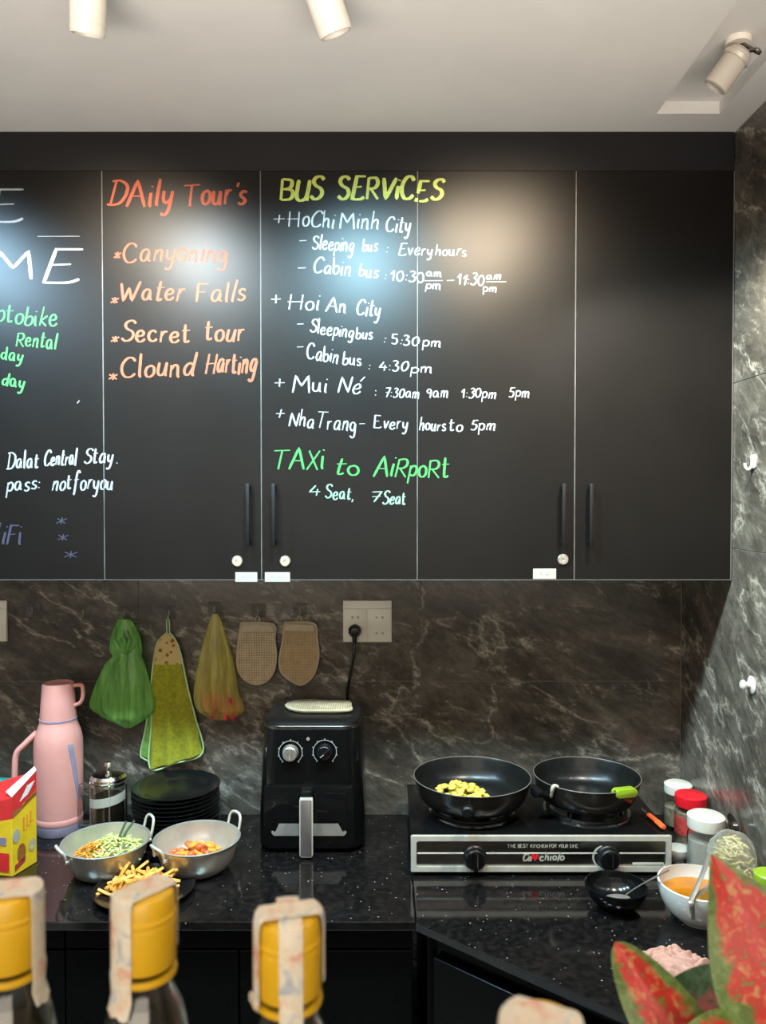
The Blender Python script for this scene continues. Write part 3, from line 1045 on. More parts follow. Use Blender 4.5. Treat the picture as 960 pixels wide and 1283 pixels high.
def hook(px, py, label, drop=0.028):
    c = P(px, py, Y=WALL_Y)
    t = thing('wall_hook', label, 'hook', (c.x, WALL_Y, c.z), 0, 'clear adhesive wall hooks')
    bm = B()
    prism(bm, [(x, -0.0004, z) for x, z in rr(0.021, 0.021, 0.005)], (0, -0.0018, 0), 0.0004)
    mk('backing', bm, 'hook_clear', t)
    bm = B()
    tube(bm, spline([(0, -0.003, 0.006), (0, -0.005, -0.008), (0, -0.010, -0.018), (0, -0.018, -0.016), (0, -0.021, -0.008)]), 0.0022)
    mk('hook_wire', bm, 'hook_wire', t)
    return Vector((c.x, WALL_Y - 0.014, c.z - 0.016))


h_a = hook(41, 763, 'empty clear adhesive hook nearest the left wall socket')
h_b = hook(105, 766, 'empty clear adhesive hook between left socket and green bag')
h1 = hook(156, 768, 'clear adhesive hook holding the green plastic bag')
h2 = hook(212, 767, 'clear adhesive hook holding the lime hand towel')
h3 = hook(269, 762, 'clear adhesive hook holding the yellow plastic bag')
h4 = hook(324, 765, 'clear adhesive hook holding the coarse woven pad')
h5 = hook(376, 764, 'clear adhesive hook holding the smooth tan pad')


def bag(name, label, outline, yc, depth, m, folds, seed, parent_parts):
    """hanging bag: stack of closed rings through a left/right silhouette with folds"""
    rnd = random.Random(seed)
    ph = [rnd.uniform(0, 6.28) for _ in range(6)]
    top = outline[0]
    c0 = P((top[1] + top[2]) / 2, top[0], Y=yc)
    t = thing(name, label, 'bag', (c0.x, yc, c0.z))
    bm = B()
    segs = 56
    rings = []
    # resample outline
    rows = []
    ol = spline([(r[0], r[1], r[2]) for r in outline], 5)
    for r in ol:
        y, l, rgt = r
        A, D_ = P(l, y, Y=yc), P(rgt, y, Y=yc)
        rows.append((A.z, (A.x + D_.x) / 2, max(0.002, (D_.x - A.x) / 2)))
    zt, zb = rows[0][0], rows[-1][0]
    for (z, cx, hw) in rows:
        u = (zt - z) / (zt - zb)
        dp = depth * min(1, 0.25 + 1.2 * u) * min(1, hw / 0.05 + 0.2)
        if u > 0.9:
            dp *= max(0.25, 1 - (u - 0.9) * 7)
        ring = []
        for i in range(segs):
            a = 2 * PI * i / segs
            f = 1 + 0.10 * math.sin(folds * a + ph[0] + 2 * u) + 0.06 * math.sin((folds * 2 + 1) * a + ph[1] - 3 * u)
            x = cx + hw * math.cos(a) * (1 + 0.03 * math.sin(folds * a + ph[2]))
            y = yc + dp * math.sin(a) * f
            y = min(y, WALL_Y - 0.003)
            ring.append(bm.verts.new((x, y, z)))
        rings.append(ring)
    for p, q in zip(rings, rings[1:]):
        for i in range(segs):
            j = (i + 1) % segs
            bm.faces.new((p[i], p[j], q[j], q[i]))
    bm.faces.new(rings[0])
    bm.faces.new(list(reversed(rings[-1])))
    mk('bag_film', bm, m, t, True, angle=60)
    return t


tg = bag('plastic_bag', 'knotted green plastic bag hanging on the wall above the glass press',
         [(776, 148, 164), (786, 143, 170), (800, 139, 176), (815, 138, 178), (822, 141, 177), (829, 134, 180), (842, 127, 184), (866, 117, 190), (884, 113, 194), (894, 124, 190), (905, 143, 176), (912, 156, 164)], WALL_Y - 0.036, 0.032, 'film_green', 7, 3, None)
bm = B()
for k in range(5):
    x = P(143 + 7 * k, 800, Y=WALL_Y - 0.05)
    top = Vector((P(155, 772, Y=WALL_Y).x, WALL_Y - 0.014, P(155, 771, Y=WALL_Y).z))
    kn = P(157, 820, Y=WALL_Y - 0.06)
    tube(bm, spline([top, x + Vector((0, -0.008 + 0.006 * math.sin(k * 2), 0)), kn], 6), [0.003] * 6 + [0.006] * 5 + [0.004, 0.003], 8, True, 0.4)
mk('tied_handle', bm, 'film_green', tg, True)
bm = B()
bmesh.ops.create_icosphere(bm, subdivisions=3, radius=0.022, matrix=Matrix.Translation(P(158, 896, Y=WALL_Y - 0.04)) @ Matrix.Diagonal((1.3, 0.6, 0.6, 1)))
o = mk('paper_scrap', bm, 'cabbage', None)
tag(o, 'pale wad showing through the bottom of the green bag', 'scrap')

ty = bag('plastic_bag', 'yellow translucent plastic bag hanging between lime towel and woven pad',
         [(769, 266, 273), (780, 262, 278), (800, 256, 284), (820, 251, 290), (845, 246, 295), (868, 243, 299), (884, 245, 306), (893, 252, 305), (902, 266, 285)], WALL_Y - 0.034, 0.028, 'film_yellow', 8, 5, None)
rc = random.Random(4)
for k in range(9):
    p = P(256 + k * 4.6, 884 + rc.uniform(-8, 8), Y=WALL_Y - 0.040 + rc.uniform(-0.008, 0.006))
    bm = B()
    d = Vector((rc.uniform(-0.5, 0.5), rc.uniform(-0.2, 0.2), 1)).normalized() * 0.03
    tube(bm, spline([p - d, p + Vector((0.004, 0, 0)), p + d]), [0.0015] + [0.0085] * 10 + [0.006, 0.002], 10)
    o = mk('chili_pepper', bm, 'chili', None)
    tag(o, 'red chili lying in the bottom of the yellow bag', 'chili', 'red chilies in the yellow bag')

# lime hand towel with pale green piping
yt = WALL_Y - 0.022
towel = thing('hand_towel', 'lime green hand towel with beige spotted top hanging on the wall', 'towel', P(211, 795, Y=yt))


def outl(pts, Y):
    return [P(x, y, Y=Y) for x, y in pts]


def sheet(bm, left, right, Y, th, amp, folds, nx=22, ny=22):
    """draped cloth between a left and right edge line (pixel polylines top->bottom)"""
    L = spline([(x, y, 0) for x, y in left], 8)
    R = spline([(x, y, 0) for x, y in right], 8)

    def samp(c, t):
        f = t * (len(c) - 1)
        i = min(int(f), len(c) - 2)
        return c[i].lerp(c[i + 1], f - i)
    front, back = [], []
    for j in range(ny + 1):
        v = j / ny
        a, b = samp(L, v), samp(R, v)
        rf, rb = [], []
        for i in range(nx + 1):
            u = i / nx
            p = a.lerp(b, u)
            w3 = P(p.x, p.y, Y=Y)
            e = math.sin(PI * u) ** 0.5
            dy = -amp * e * (0.6 + 0.4 * math.sin(folds * PI * u + 1.5 * v)) * (0.4 + 0.6 * v)
            rf.append(bm.verts.new(w3 + Vector((0, dy - th, 0))))
            rb.append(bm.verts.new(w3 + Vector((0, dy, 0))))
        front.append(rf)
        back.append(rb)
    for j in range(ny):
        for i in range(nx):
            bm.faces.new((front[j][i], front[j][i + 1], front[j + 1][i + 1], front[j + 1][i]))
            bm.faces.new((back[j][i + 1], back[j][i], back[j + 1][i], back[j + 1][i + 1]))
    for j in range(ny):
        for i in (0, nx):
            bm.faces.new((front[j][i], front[j + 1][i], back[j + 1][i], back[j][i]))
    for i in range(nx):
        for j in (0, ny):
            bm.faces.new((front[j][i], back[j][i], back[j][i + 1], front[j][i + 1]))
    return bm


bm = B()
sheet(bm, [(193, 830), (189, 865), (190, 905), (188, 963)], [(227, 830), (236, 865), (245, 900), (254, 943)], yt, 0.004, 0.020, 5)
mk('towel_front', bm, 'cloth_lime', towel, True, angle=70)
bm = B()
sheet(bm, [(192, 838), (187, 880), (182, 915), (176, 945)], [(205, 838), (205, 880), (206, 920), (207, 960)], yt + 0.010, 0.003, 0.003, 2)
mk('towel_back', bm, 'cloth_green', towel, True, angle=70)
bm = B()
sheet(bm, [(209, 793), (199, 803), (194, 818), (193, 832)], [(213, 793), (221, 804), (226, 818), (228, 832)], yt - 0.002, 0.005, 0.006, 1)
k = N('spotted_beige_cloth')
v = k.coord()
vo = k.n('ShaderNodeTexVoronoi')
vo.inputs['Scale'].default_value = 48
k.l(v, vo.inputs['Vector'])
k.l(k.ramp(vo.outputs['Distance'], [(0.24, (0.26, 0.07, 0.02)), (0.32, (0.48, 0.36, 0.14))]), k.b.inputs['Base Color'])
k.b.inputs['Roughness'].default_value = 0.9
M['spotted'] = k.m
mk('top_patch', bm, 'spotted', towel, True, angle=70)
bm = B()
tube(bm, spline(outl([(209, 793), (199, 803), (194, 818), (189, 865), (190, 905), (188, 962), (220, 956), (254, 943), (245, 900), (236, 865), (227, 822), (221, 804), (213, 793)], yt - 0.004), 6), 0.0028, 8)
tube(bm, spline(outl([(187, 880), (182, 915), (176, 944), (181, 951), (190, 955)], yt + 0.008), 6), 0.0026, 8)
mk('piping', bm, 'piping', towel, True)
bm = B()
p = P(211, 793, Y=yt - 0.004)
tube(bm, spline([p + Vector((-0.004, 0, 0)), (h2.x - 0.004, h2.y, h2.z - 0.01), (h2.x, h2.y - 0.001, h2.z + 0.001), (h2.x + 0.004, h2.y, h2.z - 0.01), p + Vector((0.004, 0, 0))], 6), 0.002, 8)
mk('hanging_loop', bm, 'piping', towel, True)


def pad(label, pts, m, hk, rzlabel, cuff=None):
    Y = WALL_Y - 0.012
    cx = sum(p[0] for p in pts) / len(pts)
    t = thing('woven_pad', label, 'pad', P(cx, 780, Y=Y), 0, None)
    o3 = [Vector(q) for q in outl(pts, Y)]
    o3 = spline(o3 + [o3[0]], 6)[:-1]
    bm = B()
    prism(bm, o3, (0, -0.008, 0), 0.003)
    mk('pad_body', bm, m, t, True, angle=60)
    bm = B()
    tube(bm, [q + Vector((0, -0.004, 0)) for q in o3] + [o3[0] + Vector((0, -0.004, 0))], 0.0042, 8)
    mk('edging', bm, 'pad_edge', t, True)
    if cuff:
        bm = B()
        prism(bm, outl(cuff, Y - 0.0085), (0, -0.0012, 0), 0.0004)
        mk('cuff', bm, 'pad_edge', t, True)
    bm = B()
    a = P((pts[0][0] + pts[1][0]) / 2, pts[0][1] + 1, Y=Y - 0.004)
    tube(bm, spline([a + Vector((-0.007, 0, 0)), (hk.x - 0.006, hk.y, hk.z - 0.006), (hk.x, hk.y, hk.z + 0.001), (hk.x + 0.006, hk.y, hk.z - 0.006), a + Vector((0.007, 0, 0))], 6), 0.0017, 8)
    mk('hanging_loop', bm, 'pad_edge', t, True)
    return t


pad('coarse woven beige pad hanging to the left of the smooth tan one',
    [(303, 780), (342, 782), (344, 800), (346, 822), (342, 843), (330, 855), (314, 855), (301, 843), (298, 825), (300, 802)], 'loofah', h4, None,
    [(303, 782), (341.5, 783.5), (343, 792), (302, 791)])
pad('smooth tan rounded pad hanging beside the wall socket',
    [(357, 780), (393, 781), (397, 800), (399, 822), (393, 845), (379, 857), (366, 853), (353, 841), (351, 825), (355, 802)], 'pad_tan', h5, None,
    [(357.5, 782), (392.5, 783), (394.5, 791), (356, 790)])

# hooks on the right wall
def pwr(px, py):
    return P(px, py, X=WALL_X)


c = pwr(943, 858)
t = thing('peg_hook', 'white double knob hook on the right marble wall above the jars', 'hook', c)
bm = B()
lathe(bm, [(0, 0.0005), (0.021, 0.0005), (0.022, 0.003), (0.018, 0.006), (0.008, 0.007), (0.007, 0.016), (0.012, 0.021), (0.012, 0.025), (0.008, 0.029), (0, 0.030)], 28, Matrix.Rotation(-PI / 2, 4, 'Y'))
mk('knob', bm, 'porcelain', t)
c = pwr(945, 578)
t = thing('coat_hook', 'small pale hook on the right marble wall beside the blank cupboard', 'hook', c)
bm = B()
prism(bm, [(-0.0004, y, z) for y, z in rr(0.013, 0.017, 0.006)], (-0.003, 0, 0), 0.001)
mk('backing', bm, 'white', t)
bm = B()
tube(bm, spline([(-0.003, 0, 0.004), (-0.006, 0, -0.012), (-0.014, 0.002, -0.020), (-0.020, 0.003, -0.012), (-0.021, 0.003, -0.004)]), 0.0035)
mk('hook_arm', bm, 'white', t)

# ================================================================== THINGS ON THE WORKTOP (left)
def on(px, py):
    return P(px, py, Z=CT)


# pink vacuum flask
c = on(74, 1040)
t = thing('vacuum_flask', 'tall pink vacuum flask standing behind the yellow carton', 'flask', (c.x, 2.315, CT))
bm = B()
lathe(bm, [(0.0, 0.03), (0.066, 0.03), (0.068, 0.035), (0.068, 0.046), (0.066, 0.049), (0.0665, 0.06), (0.068, 0.24), (0.067, 0.268), (0.062, 0.292), (0.054, 0.312), (0.051, 0.322), (0.051, 0.327), (0, 0.327)], 56)
mk('flask_body', bm, 'pink', t)
bm = B()
lathe(bm, [(0, 0.0), (0.063, 0.0), (0.065, 0.003), (0.066, 0.029), (0, 0.029)], 56)
mk('flask_base', bm, 'mauve', t)
bm = B()
lathe(bm, [(0.050, 0.3265), (0.0525, 0.327), (0.0525, 0.331), (0.050, 0.3315)], 56)
mk('neck_ring', bm, 'mauve', t)
bm = B()
lathe(bm, [(0, 0.331), (0.0505, 0.331), (0.0505, 0.337), (0.0475, 0.38), (0.0445, 0.425), (0.0435, 0.431), (0.040, 0.433), (0.034, 0.430), (0, 0.4295)], 56)
cup = mk('cup_lid', bm, 'pink', t)
bm = B()
tube(bm, spline([(0.043, 0, 0.424), (0.066, 0, 0.426), (0.072, 0, 0.418), (0.072, 0, 0.392), (0.064, 0, 0.374), (0.046, 0, 0.366)], 6), 0.007, 12, True, 0.8)
mk('cup_handle', bm, 'pink', cup)
bm = B()
tube(bm, spline([(-0.055, -0.022, 0.292), (-0.085, -0.03, 0.262), (-0.107, -0.034, 0.236), (-0.112, -0.035, 0.19), (-0.112, -0.035, 0.10), (-0.102, -0.033, 0.072), (-0.060, -0.022, 0.062)], 8), 0.0115, 14, True, 0.75)
mk('handle', bm, 'pink', t)
bm = B()
for i, (r0, z0, z1, a0, a1) in enumerate(((0.069, 0.10, 0.275, -38, -22),)):
    pts = []
    n = 14
    rows = []
    for k2 in range(n + 1):
        v = k2 / n
        z = z1 + (z0 - z1) * v
        a = math.radians(-42 + 26 * v)
        da = math.radians(7 - 2.0 * v)
        rad = 0.0695 if z < 0.255 else 0.0695 - (z - 0.255) * 0.25
        rows.append([bm.verts.new((rad * math.cos(a + s * da), rad * math.sin(a + s * da), z)) for s in (-1, -0.5, 0, 0.5, 1)])
        rows[-1] += [bm.verts.new(((rad - 0.004) * math.cos(a + s * da), (rad - 0.004) * math.sin(a + s * da), z)) for s in (1, -1)]
    for p, q in zip(rows, rows[1:]):
        for k2 in range(7):
            j = (k2 + 1) % 7
            bm.faces.new((p[k2], p[j], q[j], q[k2]))
    bm.faces.new(rows[0])
    bm.faces.new(rows[-1])
mk('strap', bm, 'mauve', t)

# yellow and red carton, cut by the left edge
c = on(16, 1100)
A = on(15.5, 1099)            # near vertical edge of the carton
t = thing('snack_carton', 'yellow carton with red slanted top at the left edge of the worktop', 'carton', (A.x, A.y, CT))
R_ = on(46.5, 1080)
L_ = A + Vector((-0.16, 0.035, 0))
bk = R_ + (L_ - A)


def up(p, z):
    return Vector((p.x, p.y, CT + z))


zr, zl = 0.205, 0.135
bm = B()
top = [up(A, 0.150), up(R_, 0.183), up(bk, 0.155), up(L_, 0.11)]
bot = [up(A, 0.0005), up(R_, 0.0005), up(bk, 0.0005), up(L_, 0.0005)]
vb = [bm.verts.new(p) for p in bot]
vt = [bm.verts.new(p) for p in top]
bm.faces.new(list(reversed(vb)))
bm.faces.new(vt)
for i in range(4):
    j = (i + 1) % 4
    bm.faces.new((vb[i], vb[j], vt[j], vt[i]))
bmesh.ops.bevel(bm, geom=list(bm.edges), offset=0.0012, segments=1, affect='EDGES')
mk('carton_body', bm, 'box_yellow', t, True, False)
# red sloping lid
bm = B()
lt = [up(A, 0.205), up(R_, 0.245), up(bk, 0.19), up(L_, 0.15)]
vb = [bm.verts.new(p + Vector((0, 0, 0.0004))) for p in top]
vt = [bm.verts.new(p) for p in lt]
bm.faces.new(list(reversed(vb)))
bm.faces.new(vt)
for i in range(4):
    j = (i + 1) % 4
    bm.faces.new((vb[i], vb[j], vt[j], vt[i]))
mk('carton_lid', bm, 'box_red', t, True, False)


def face_pt(u, v, off=0.0008):
    """right-hand face of the carton: u 0..1 along, v metres up"""
    p = A.lerp(R_, u)
    n = Vector(((R_ - A).y, -(R_ - A).x, 0)).normalized()
    return Vector((p.x, p.y, CT + v)) + n * off


def front_pt(u, v, off=0.0008):
    p = A.lerp(L_, u)
    n = Vector((-(L_ - A).y, (L_ - A).x, 0)).normalized()
    if n.y > 0:
        n = -n
    return Vector((p.x, p.y, CT + v)) + n * off


def patch(pts, m, name, parent, nrm):
    bm = B()
    prism(bm, pts, Vector(nrm) * 0.0006)
    return mk(name, bm, m, parent, True, False)


nR = Vector(((R_ - A).y, -(R_ - A).x, 0)).normalized()
nF = front_pt(0, 0, 1) - front_pt(0, 0, 0)
patch([face_pt(0.30, 0.185), face_pt(0.62, 0.194), face_pt(0.92, 0.222), face_pt(0.62, 0.218)], 'box_white', 'white_patch', t, nR)
patch([face_pt(0.02, 0.150), face_pt(0.97, 0.182), face_pt(0.97, 0.196), face_pt(0.4, 0.172), face_pt(0.02, 0.166)], 'box_brown', 'brown_band', t, nR)
patch([face_pt(0.42, 0.168), face_pt(0.92, 0.184), face_pt(0.92, 0.190), face_pt(0.42, 0.174)], 'box_yellow', 'yellow_band', t, nR)
bm = B()
for (u, v, hh) in ((0.46, 0.105, 0.034), (0.60, 0.112, 0.030), (0.74, 0.118, 0.030)):
    ribbon(bm, [face_pt(u, v + hh), face_pt(u, v), face_pt(u + 0.10, v + 0.002)], 0.005, nR, 0.0006)
mk('carton_lettering', bm, 'box_orange', t, True, False)


def blob(cu, cv, ru, rv, m, name):
    pts = [face_pt(cu + ru * math.cos(a), cv + rv * math.sin(a)) for a in [2 * PI * i / 20 for i in range(20)]]
    patch(pts, m, name, t, nR)


blob(0.16, 0.10, 0.14, 0.018, 'label_white', 'printed_egg')
blob(0.36, 0.050, 0.17, 0.024, 'box_brown', 'printed_bowl')
blob(0.80, 0.055, 0.15, 0.017, 'sprout', 'printed_biscuit')
patch([face_pt(0.1, 0.010), face_pt(0.5, 0.022), face_pt(0.52, 0.036), face_pt(0.1, 0.026)], 'label_red', 'red_strip', t, nR)
patch([front_pt(0.05, 0.012), front_pt(0.9, 0.012), front_pt(0.9, 0.06), front_pt(0.05, 0.06)], 'box_red', 'red_panel', t, nF)
patch([front_pt(0.1, 0.08), front_pt(0.4, 0.08), front_pt(0.4, 0.10), front_pt(0.1, 0.10)], 'mauve', 'printed_badge', t, nF)
# white slanted flap over the lid
bm = B()
fl = [up(A, 0.2055), up(R_, 0.2455), up(R_, 0.250) + Vector((-0.012, 0.016, 0.0)), up(A, 0.2135) + Vector((-0.022, 0.016, 0))]
prism(bm, fl, (0, 0, 0.002))
mk('flap', bm, 'box_white', t, True, False)

# teal packet behind the carton at the very edge
a = P(9, 980, Y=2.30)
t = thing('small_packet', 'teal packet at the left edge behind the yellow carton', 'packet', (a.x - 0.04, 2.32, CT))
bm = B()
box(bm, (-0.05, -0.02, 0.0), (0.038, 0.02, a.z - CT), 0.004)
mk('packet_body', bm, 'teal', t)
bm = B()
box(bm, (-0.045, -0.0215, 0.06), (0.034, -0.0195, 0.12), 0.0006, 1)
mk('packet_label', bm, 'label_white', t)

# glass press with chrome lid
c = on(137, 1040)
t = thing('glass_press', 'glass coffee press with chrome lid standing beside the pink flask', 'coffee press', (c.x, 2.31, CT))
bm = B()
lathe(bm, [(0, 0.004), (0.046, 0.004), (0.048, 0.008), (0.048, 0.15), (0.0455, 0.15), (0.0455, 0.010), (0, 0.009)], 48)
mk('beaker', bm, 'glass', t)
bm = B()
lathe(bm, [(0, 0.0095), (0.045, 0.0098), (0.045, 0.105), (0, 0.105)], 40)
mk('dark_contents', bm, 'bottle_liquid', t)
bm = B()
lathe(bm, [(0.048, 0.0), (0.0515, 0.001), (0.0515, 0.02), (0.0487, 0.021)], 48)
for a in (0.4, 2.0, 3.5, 5.1):
    box(bm, (0.049 * math.cos(a) - 0.003, 0.049 * math.sin(a) - 0.003, 0.01), (0.049 * math.cos(a) + 0.003, 0.049 * math.sin(a) + 0.003, 0.148), 0.001, 1)
lathe(bm, [(0.0487, 0.138), (0.0512, 0.139), (0.0512, 0.147), (0.0487, 0.148)], 48)
mk('frame', bm, 'steel', t)
bm = B()
lathe(bm, [(0, 0.158), (0.050, 0.150), (0.052, 0.152), (0.052, 0.160), (0.046, 0.168), (0.022, 0.174), (0.006, 0.176), (0.0045, 0.186), (0.010, 0.190), (0.012, 0.196), (0.009, 0.202), (0, 0.203)], 48)
mk('lid', bm, 'chrome', t)
bm = B()
rows = []
for k2 in range(25):
    a = math.radians(-150 + 140 * k2 / 24)
    z0 = 0.078 + 0.020 * k2 / 24
    rows.append([bm.verts.new((r * math.cos(a), r * math.sin(a), z)) for r, z in ((0.0525, z0), (0.0525, z0 + 0.026), (0.0516, z0 + 0.026), (0.0516, z0))])
for p, q in zip(rows, rows[1:]):
    for k2 in range(4):
        bm.faces.new((p[k2], p[(k2 + 1) % 4], q[(k2 + 1) % 4], q[k2]))
bm.faces.new(rows[0])
bm.faces.new(rows[-1])
mk('paper_band', bm, 'label_white', t)
bm = B()
tube(bm, spline([(-0.050, -0.008, 0.135), (-0.074, -0.012, 0.135), (-0.082, -0.013, 0.12), (-0.082, -0.013, 0.045), (-0.074, -0.012, 0.028), (-0.050, -0.008, 0.025)], 6), 0.006, 10, True, 1.4)
mk('handle', bm, 'clear', t)

# stack of black plates
c = Vector((P(221, 1000, Y=2.285).x, 2.285, CT))
NPL = 12
bm = B()
lathe(bm, [(0, 0), (0.072, 0.0), (0.076, 0.002), (0.085, 0.006), (0.105, 0.0135), (0.122, 0.0185), (0.1245, 0.0205), (0.122, 0.0215), (0.104, 0.0165), (0.084, 0.0085), (0.074, 0.0045), (0, 0.0045)], 64)
pl_labels = ['lowest black plate in the stack behind the two metal pots'] + ['black plate in the middle of the tall stack behind the metal pots'] * (NPL - 2) + ['topmost black plate of the stack behind the two metal pots']
plate0 = mk('dinner_plate', bm, 'plate', None)
tag(plate0, pl_labels[0], 'plate', 'black plates in the stack')
plate0.location = c
for i in range(1, NPL):
    p = plate0.copy()
    C.objects.link(p)
    p.location = c + Vector((random.uniform(-0.002, 0.002), random.uniform(-0.002, 0.002), 0.0113 * i))
    p['label'] = pl_labels[i]

# two metal pots with upright loop handles
POT_PROF = [(0, 0.002), (0.066, 0.0), (0.080, 0.008), (0.094, 0.030), (0.103, 0.060), (0.106, 0.076), (0.112, 0.080), (0.113, 0.082), (0.110, 0.0835), (0.1045, 0.081), (0.1010, 0.060), (0.092, 0.032), (0.078, 0.011), (0.064, 0.004), (0, 0.0045)]


def loop_handle(ang, rise):
    ca, sa = math.cos(ang), math.sin(ang)

    def pt(r, s, z):
        return (ca * r - sa * s, sa * r + ca * s, z)
    bm = B()
    tube(bm, spline([pt(0.106, -0.026, 0.060), pt(0.112, -0.026, 0.078), pt(0.118, -0.024, 0.080 + rise * 0.7), pt(0.122, -0.012, 0.080 + rise), pt(0.122, 0.012, 0.080 + rise), pt(0.118, 0.024, 0.080 + rise * 0.7), pt(0.112, 0.026, 0.078), pt(0.106, 0.026, 0.060)], 6), 0.0036, 10)
    for s in (-1, 1):
        cyl(bm, pt(0.101, s * 0.026, 0.062), pt(0.110, s * 0.026, 0.062), 0.006, None, 12)
    return bm


def metal_pot(label, loc, rz):
    t = thing('metal_pot', label, 'pot', loc, rz, 'metal two-handled pots')
    bm = B()
    lathe(bm, POT_PROF, 64)
    mk('pot_body', bm, 'alu', t)
    mk('handle', loop_handle(math.radians(38), 0.034), 'steel_soft', t)
    mk('handle', loop_handle(math.radians(218), 0.012), 'steel_soft', t)
    return t


potL = P(133, 1052, Z=CT + 0.082)
potR = P(247, 1049, Z=CT + 0.082)
metal_pot('metal two-handled pot holding shredded cabbage and carrot', (potL.x, potL.y, CT), 0)
metal_pot('metal two-handled pot holding red and orange chunks beside the air fryer', (potR.x, potR.y, CT), 0.1)


def shreds(name, label, cat, c, n, rad, z0, z1, m, ln, wd, seed, off=(0, 0)):
    rnd = random.Random(seed)
    bm = B()
    for i in range(n):
        a, r = rnd.uniform(0, 2 * PI), rad * math.sqrt(rnd.random())
        h = z0 + (z1 - z0) * (1 - (r / rad) ** 2) * rnd.uniform(0.5, 1)
        p = Vector((c[0] + off[0] + r * math.cos(a), c[1] + off[1] + r * math.sin(a), CT + h))
        b = rnd.uniform(0, 2 * PI)
        d = Vector((math.cos(b), math.sin(b), rnd.uniform(-0.3, 0.3))) * ln * rnd.uniform(0.5, 1)
        q = p + Vector((rnd.uniform(-0.006, 0.006), rnd.uniform(-0.006, 0.006), rnd.uniform(0, 0.006)))
        tube(bm, spline([p - d / 2, q, p + d / 2], 4), wd, 6, True, 0.45)
    o = mk(name, bm, m, None)
    tag(o, label, cat, None, 'stuff')
    return o


shreds('shredded_cabbage', 'pale green shredded cabbage heaped in the left metal pot', 'cabbage', potL, 300, 0.074, 0.040, 0.088, 'cabbage', 0.034, 0.0026, 1, (0.018, 0.006))
shreds('shredded_carrot', 'orange shredded carrot in the left metal pot', 'carrot', potL, 90, 0.042, 0.046, 0.084, 'carrot', 0.03, 0.0022, 2, (-0.030, -0.018))
for k2, (dx, dy, tx, ty_) in enumerate(((0.028, 0.012, 0.036, 0.05), (0.040, 0.016, 0.056, 0.056))):
    bm = B()
    p = Vector((potL.x + dx, potL.y + dy, CT + 0.070))
    tube(bm, spline([p, p + Vector((0.004, 0.004, 0.02)), Vector((potL.x + tx, potL.y + ty_, CT + 0.108))]), 0.003, 8)
    o = mk('green_stalk', bm, 'chive', None)
    tag(o, 'dark green stalk standing in the cabbage of the left metal pot', 'stalk', 'dark stalks in the cabbage')
# chunks in the right pot
rnd = random.Random(11)


def chunk_mesh(name, m, r, seed, sq=(1, 0.8, 0.6)):
    rr_ = random.Random(seed)
    bm = B()
    bmesh.ops.create_icosphere(bm, subdivisions=2, radius=r)
    for v in bm.verts:
        v.co *= rr_.uniform(0.8, 1.18)
        v.co = Vector((v.co.x * sq[0], v.co.y * sq[1], v.co.z * sq[2]))
    me = bpy.data.meshes.new(name)
    bm.to_mesh(me)
    bm.free()
    for p in me.polygons:
        p.use_smooth = True
    me.materials.append(M[m])
    return me


def heap(name, label, cat, group, meshes, c, n, rad, z0, z1, seed, sep):
    rnd = random.Random(seed)
    pos = []
    tries = 0
    while len(pos) < n and tries < 4000:
        tries += 1
        a, r = rnd.uniform(0, 2 * PI), rad * math.sqrt(rnd.random())
        p = Vector((c[0] + r * math.cos(a), c[1] + r * math.sin(a), c[2] + z0 + (z1 - z0) * (1 - (r / rad) ** 2) * rnd.choice((0, 0.5, 1))))
        if all((p - q).length > sep for q in pos):
            pos.append(p)
    for p in pos:
        o = bpy.data.objects.new(name, rnd.choice(meshes))
        C.objects.link(o)
        o.location = p
        o.rotation_euler = (rnd.uniform(-0.4, 0.4), rnd.uniform(-0.4, 0.4), rnd.uniform(0, 6.3))
        tag(o, label, cat, group)


tm = [chunk_mesh('tomato_chunk', 'tomato', 0.013, s) for s in (1, 2)] 
cm = [chunk_mesh('carrot_chunk', 'carrot', 0.012, s, (1.2, 0.8, 0.5)) for s in (3, 4)]
heap('tomato_chunk', 'red chunk in the right metal pot', 'vegetable piece', 'red chunks in the right pot', tm, (potR.x - 0.012, potR.y - 0.004, CT), 28, 0.066, 0.030, 0.060, 21, 0.0165)
heap('carrot_chunk', 'orange chunk in the right metal pot', 'vegetable piece', 'orange chunks in the right pot', cm, (potR.x + 0.006, potR.y - 0.006, CT), 30, 0.066, 0.034, 0.064, 22, 0.0165)

# plate of fries
fp = on(178, 1116)
fp = P(178, 1116, Z=CT)
fp.y = 1.945
fp.x = (178 - 480) / F * 1.945
bm = B()
lathe(bm, [(0, 0), (0.072, 0.0), (0.076, 0.002), (0.085, 0.005), (0.105, 0.011), (0.120, 0.0155), (0.1225, 0.017), (0.120, 0.018), (0.104, 0.0135), (0.084, 0.0075), (0.074, 0.0045), (0, 0.0045)], 64)
o = mk('dinner_plate', bm, 'plate', None)
o.location = (fp.x, fp.y, CT)
tag(o, 'black plate heaped with fries in front of the metal pots', 'plate')
rnd = random.Random(5)
fry_meshes = []
for s in range(6):
    bm = B()
    L2 = rnd.uniform(0.026, 0.042)
    bend = rnd.uniform(-0.006, 0.006)
    pts = spline([(-L2, 0, 0), (0, bend, rnd.uniform(-0.003, 0.004)), (L2, 0, 0)], 4)
    tube(bm, pts, [0.0046] * len(pts), 4)
    bmesh.ops.bevel(bm, geom=list(bm.edges), offset=0.0006, segments=1, affect='EDGES')
    me = bpy.data.meshes.new('potato_fry')
    bm.to_mesh(me)
    bm.free()
    for p in me.polygons:
        p.use_smooth = True
    me.set_sharp_from_angle(angle=0.6)
    me.materials.append(M['fry'])
    fry_meshes.append(me)
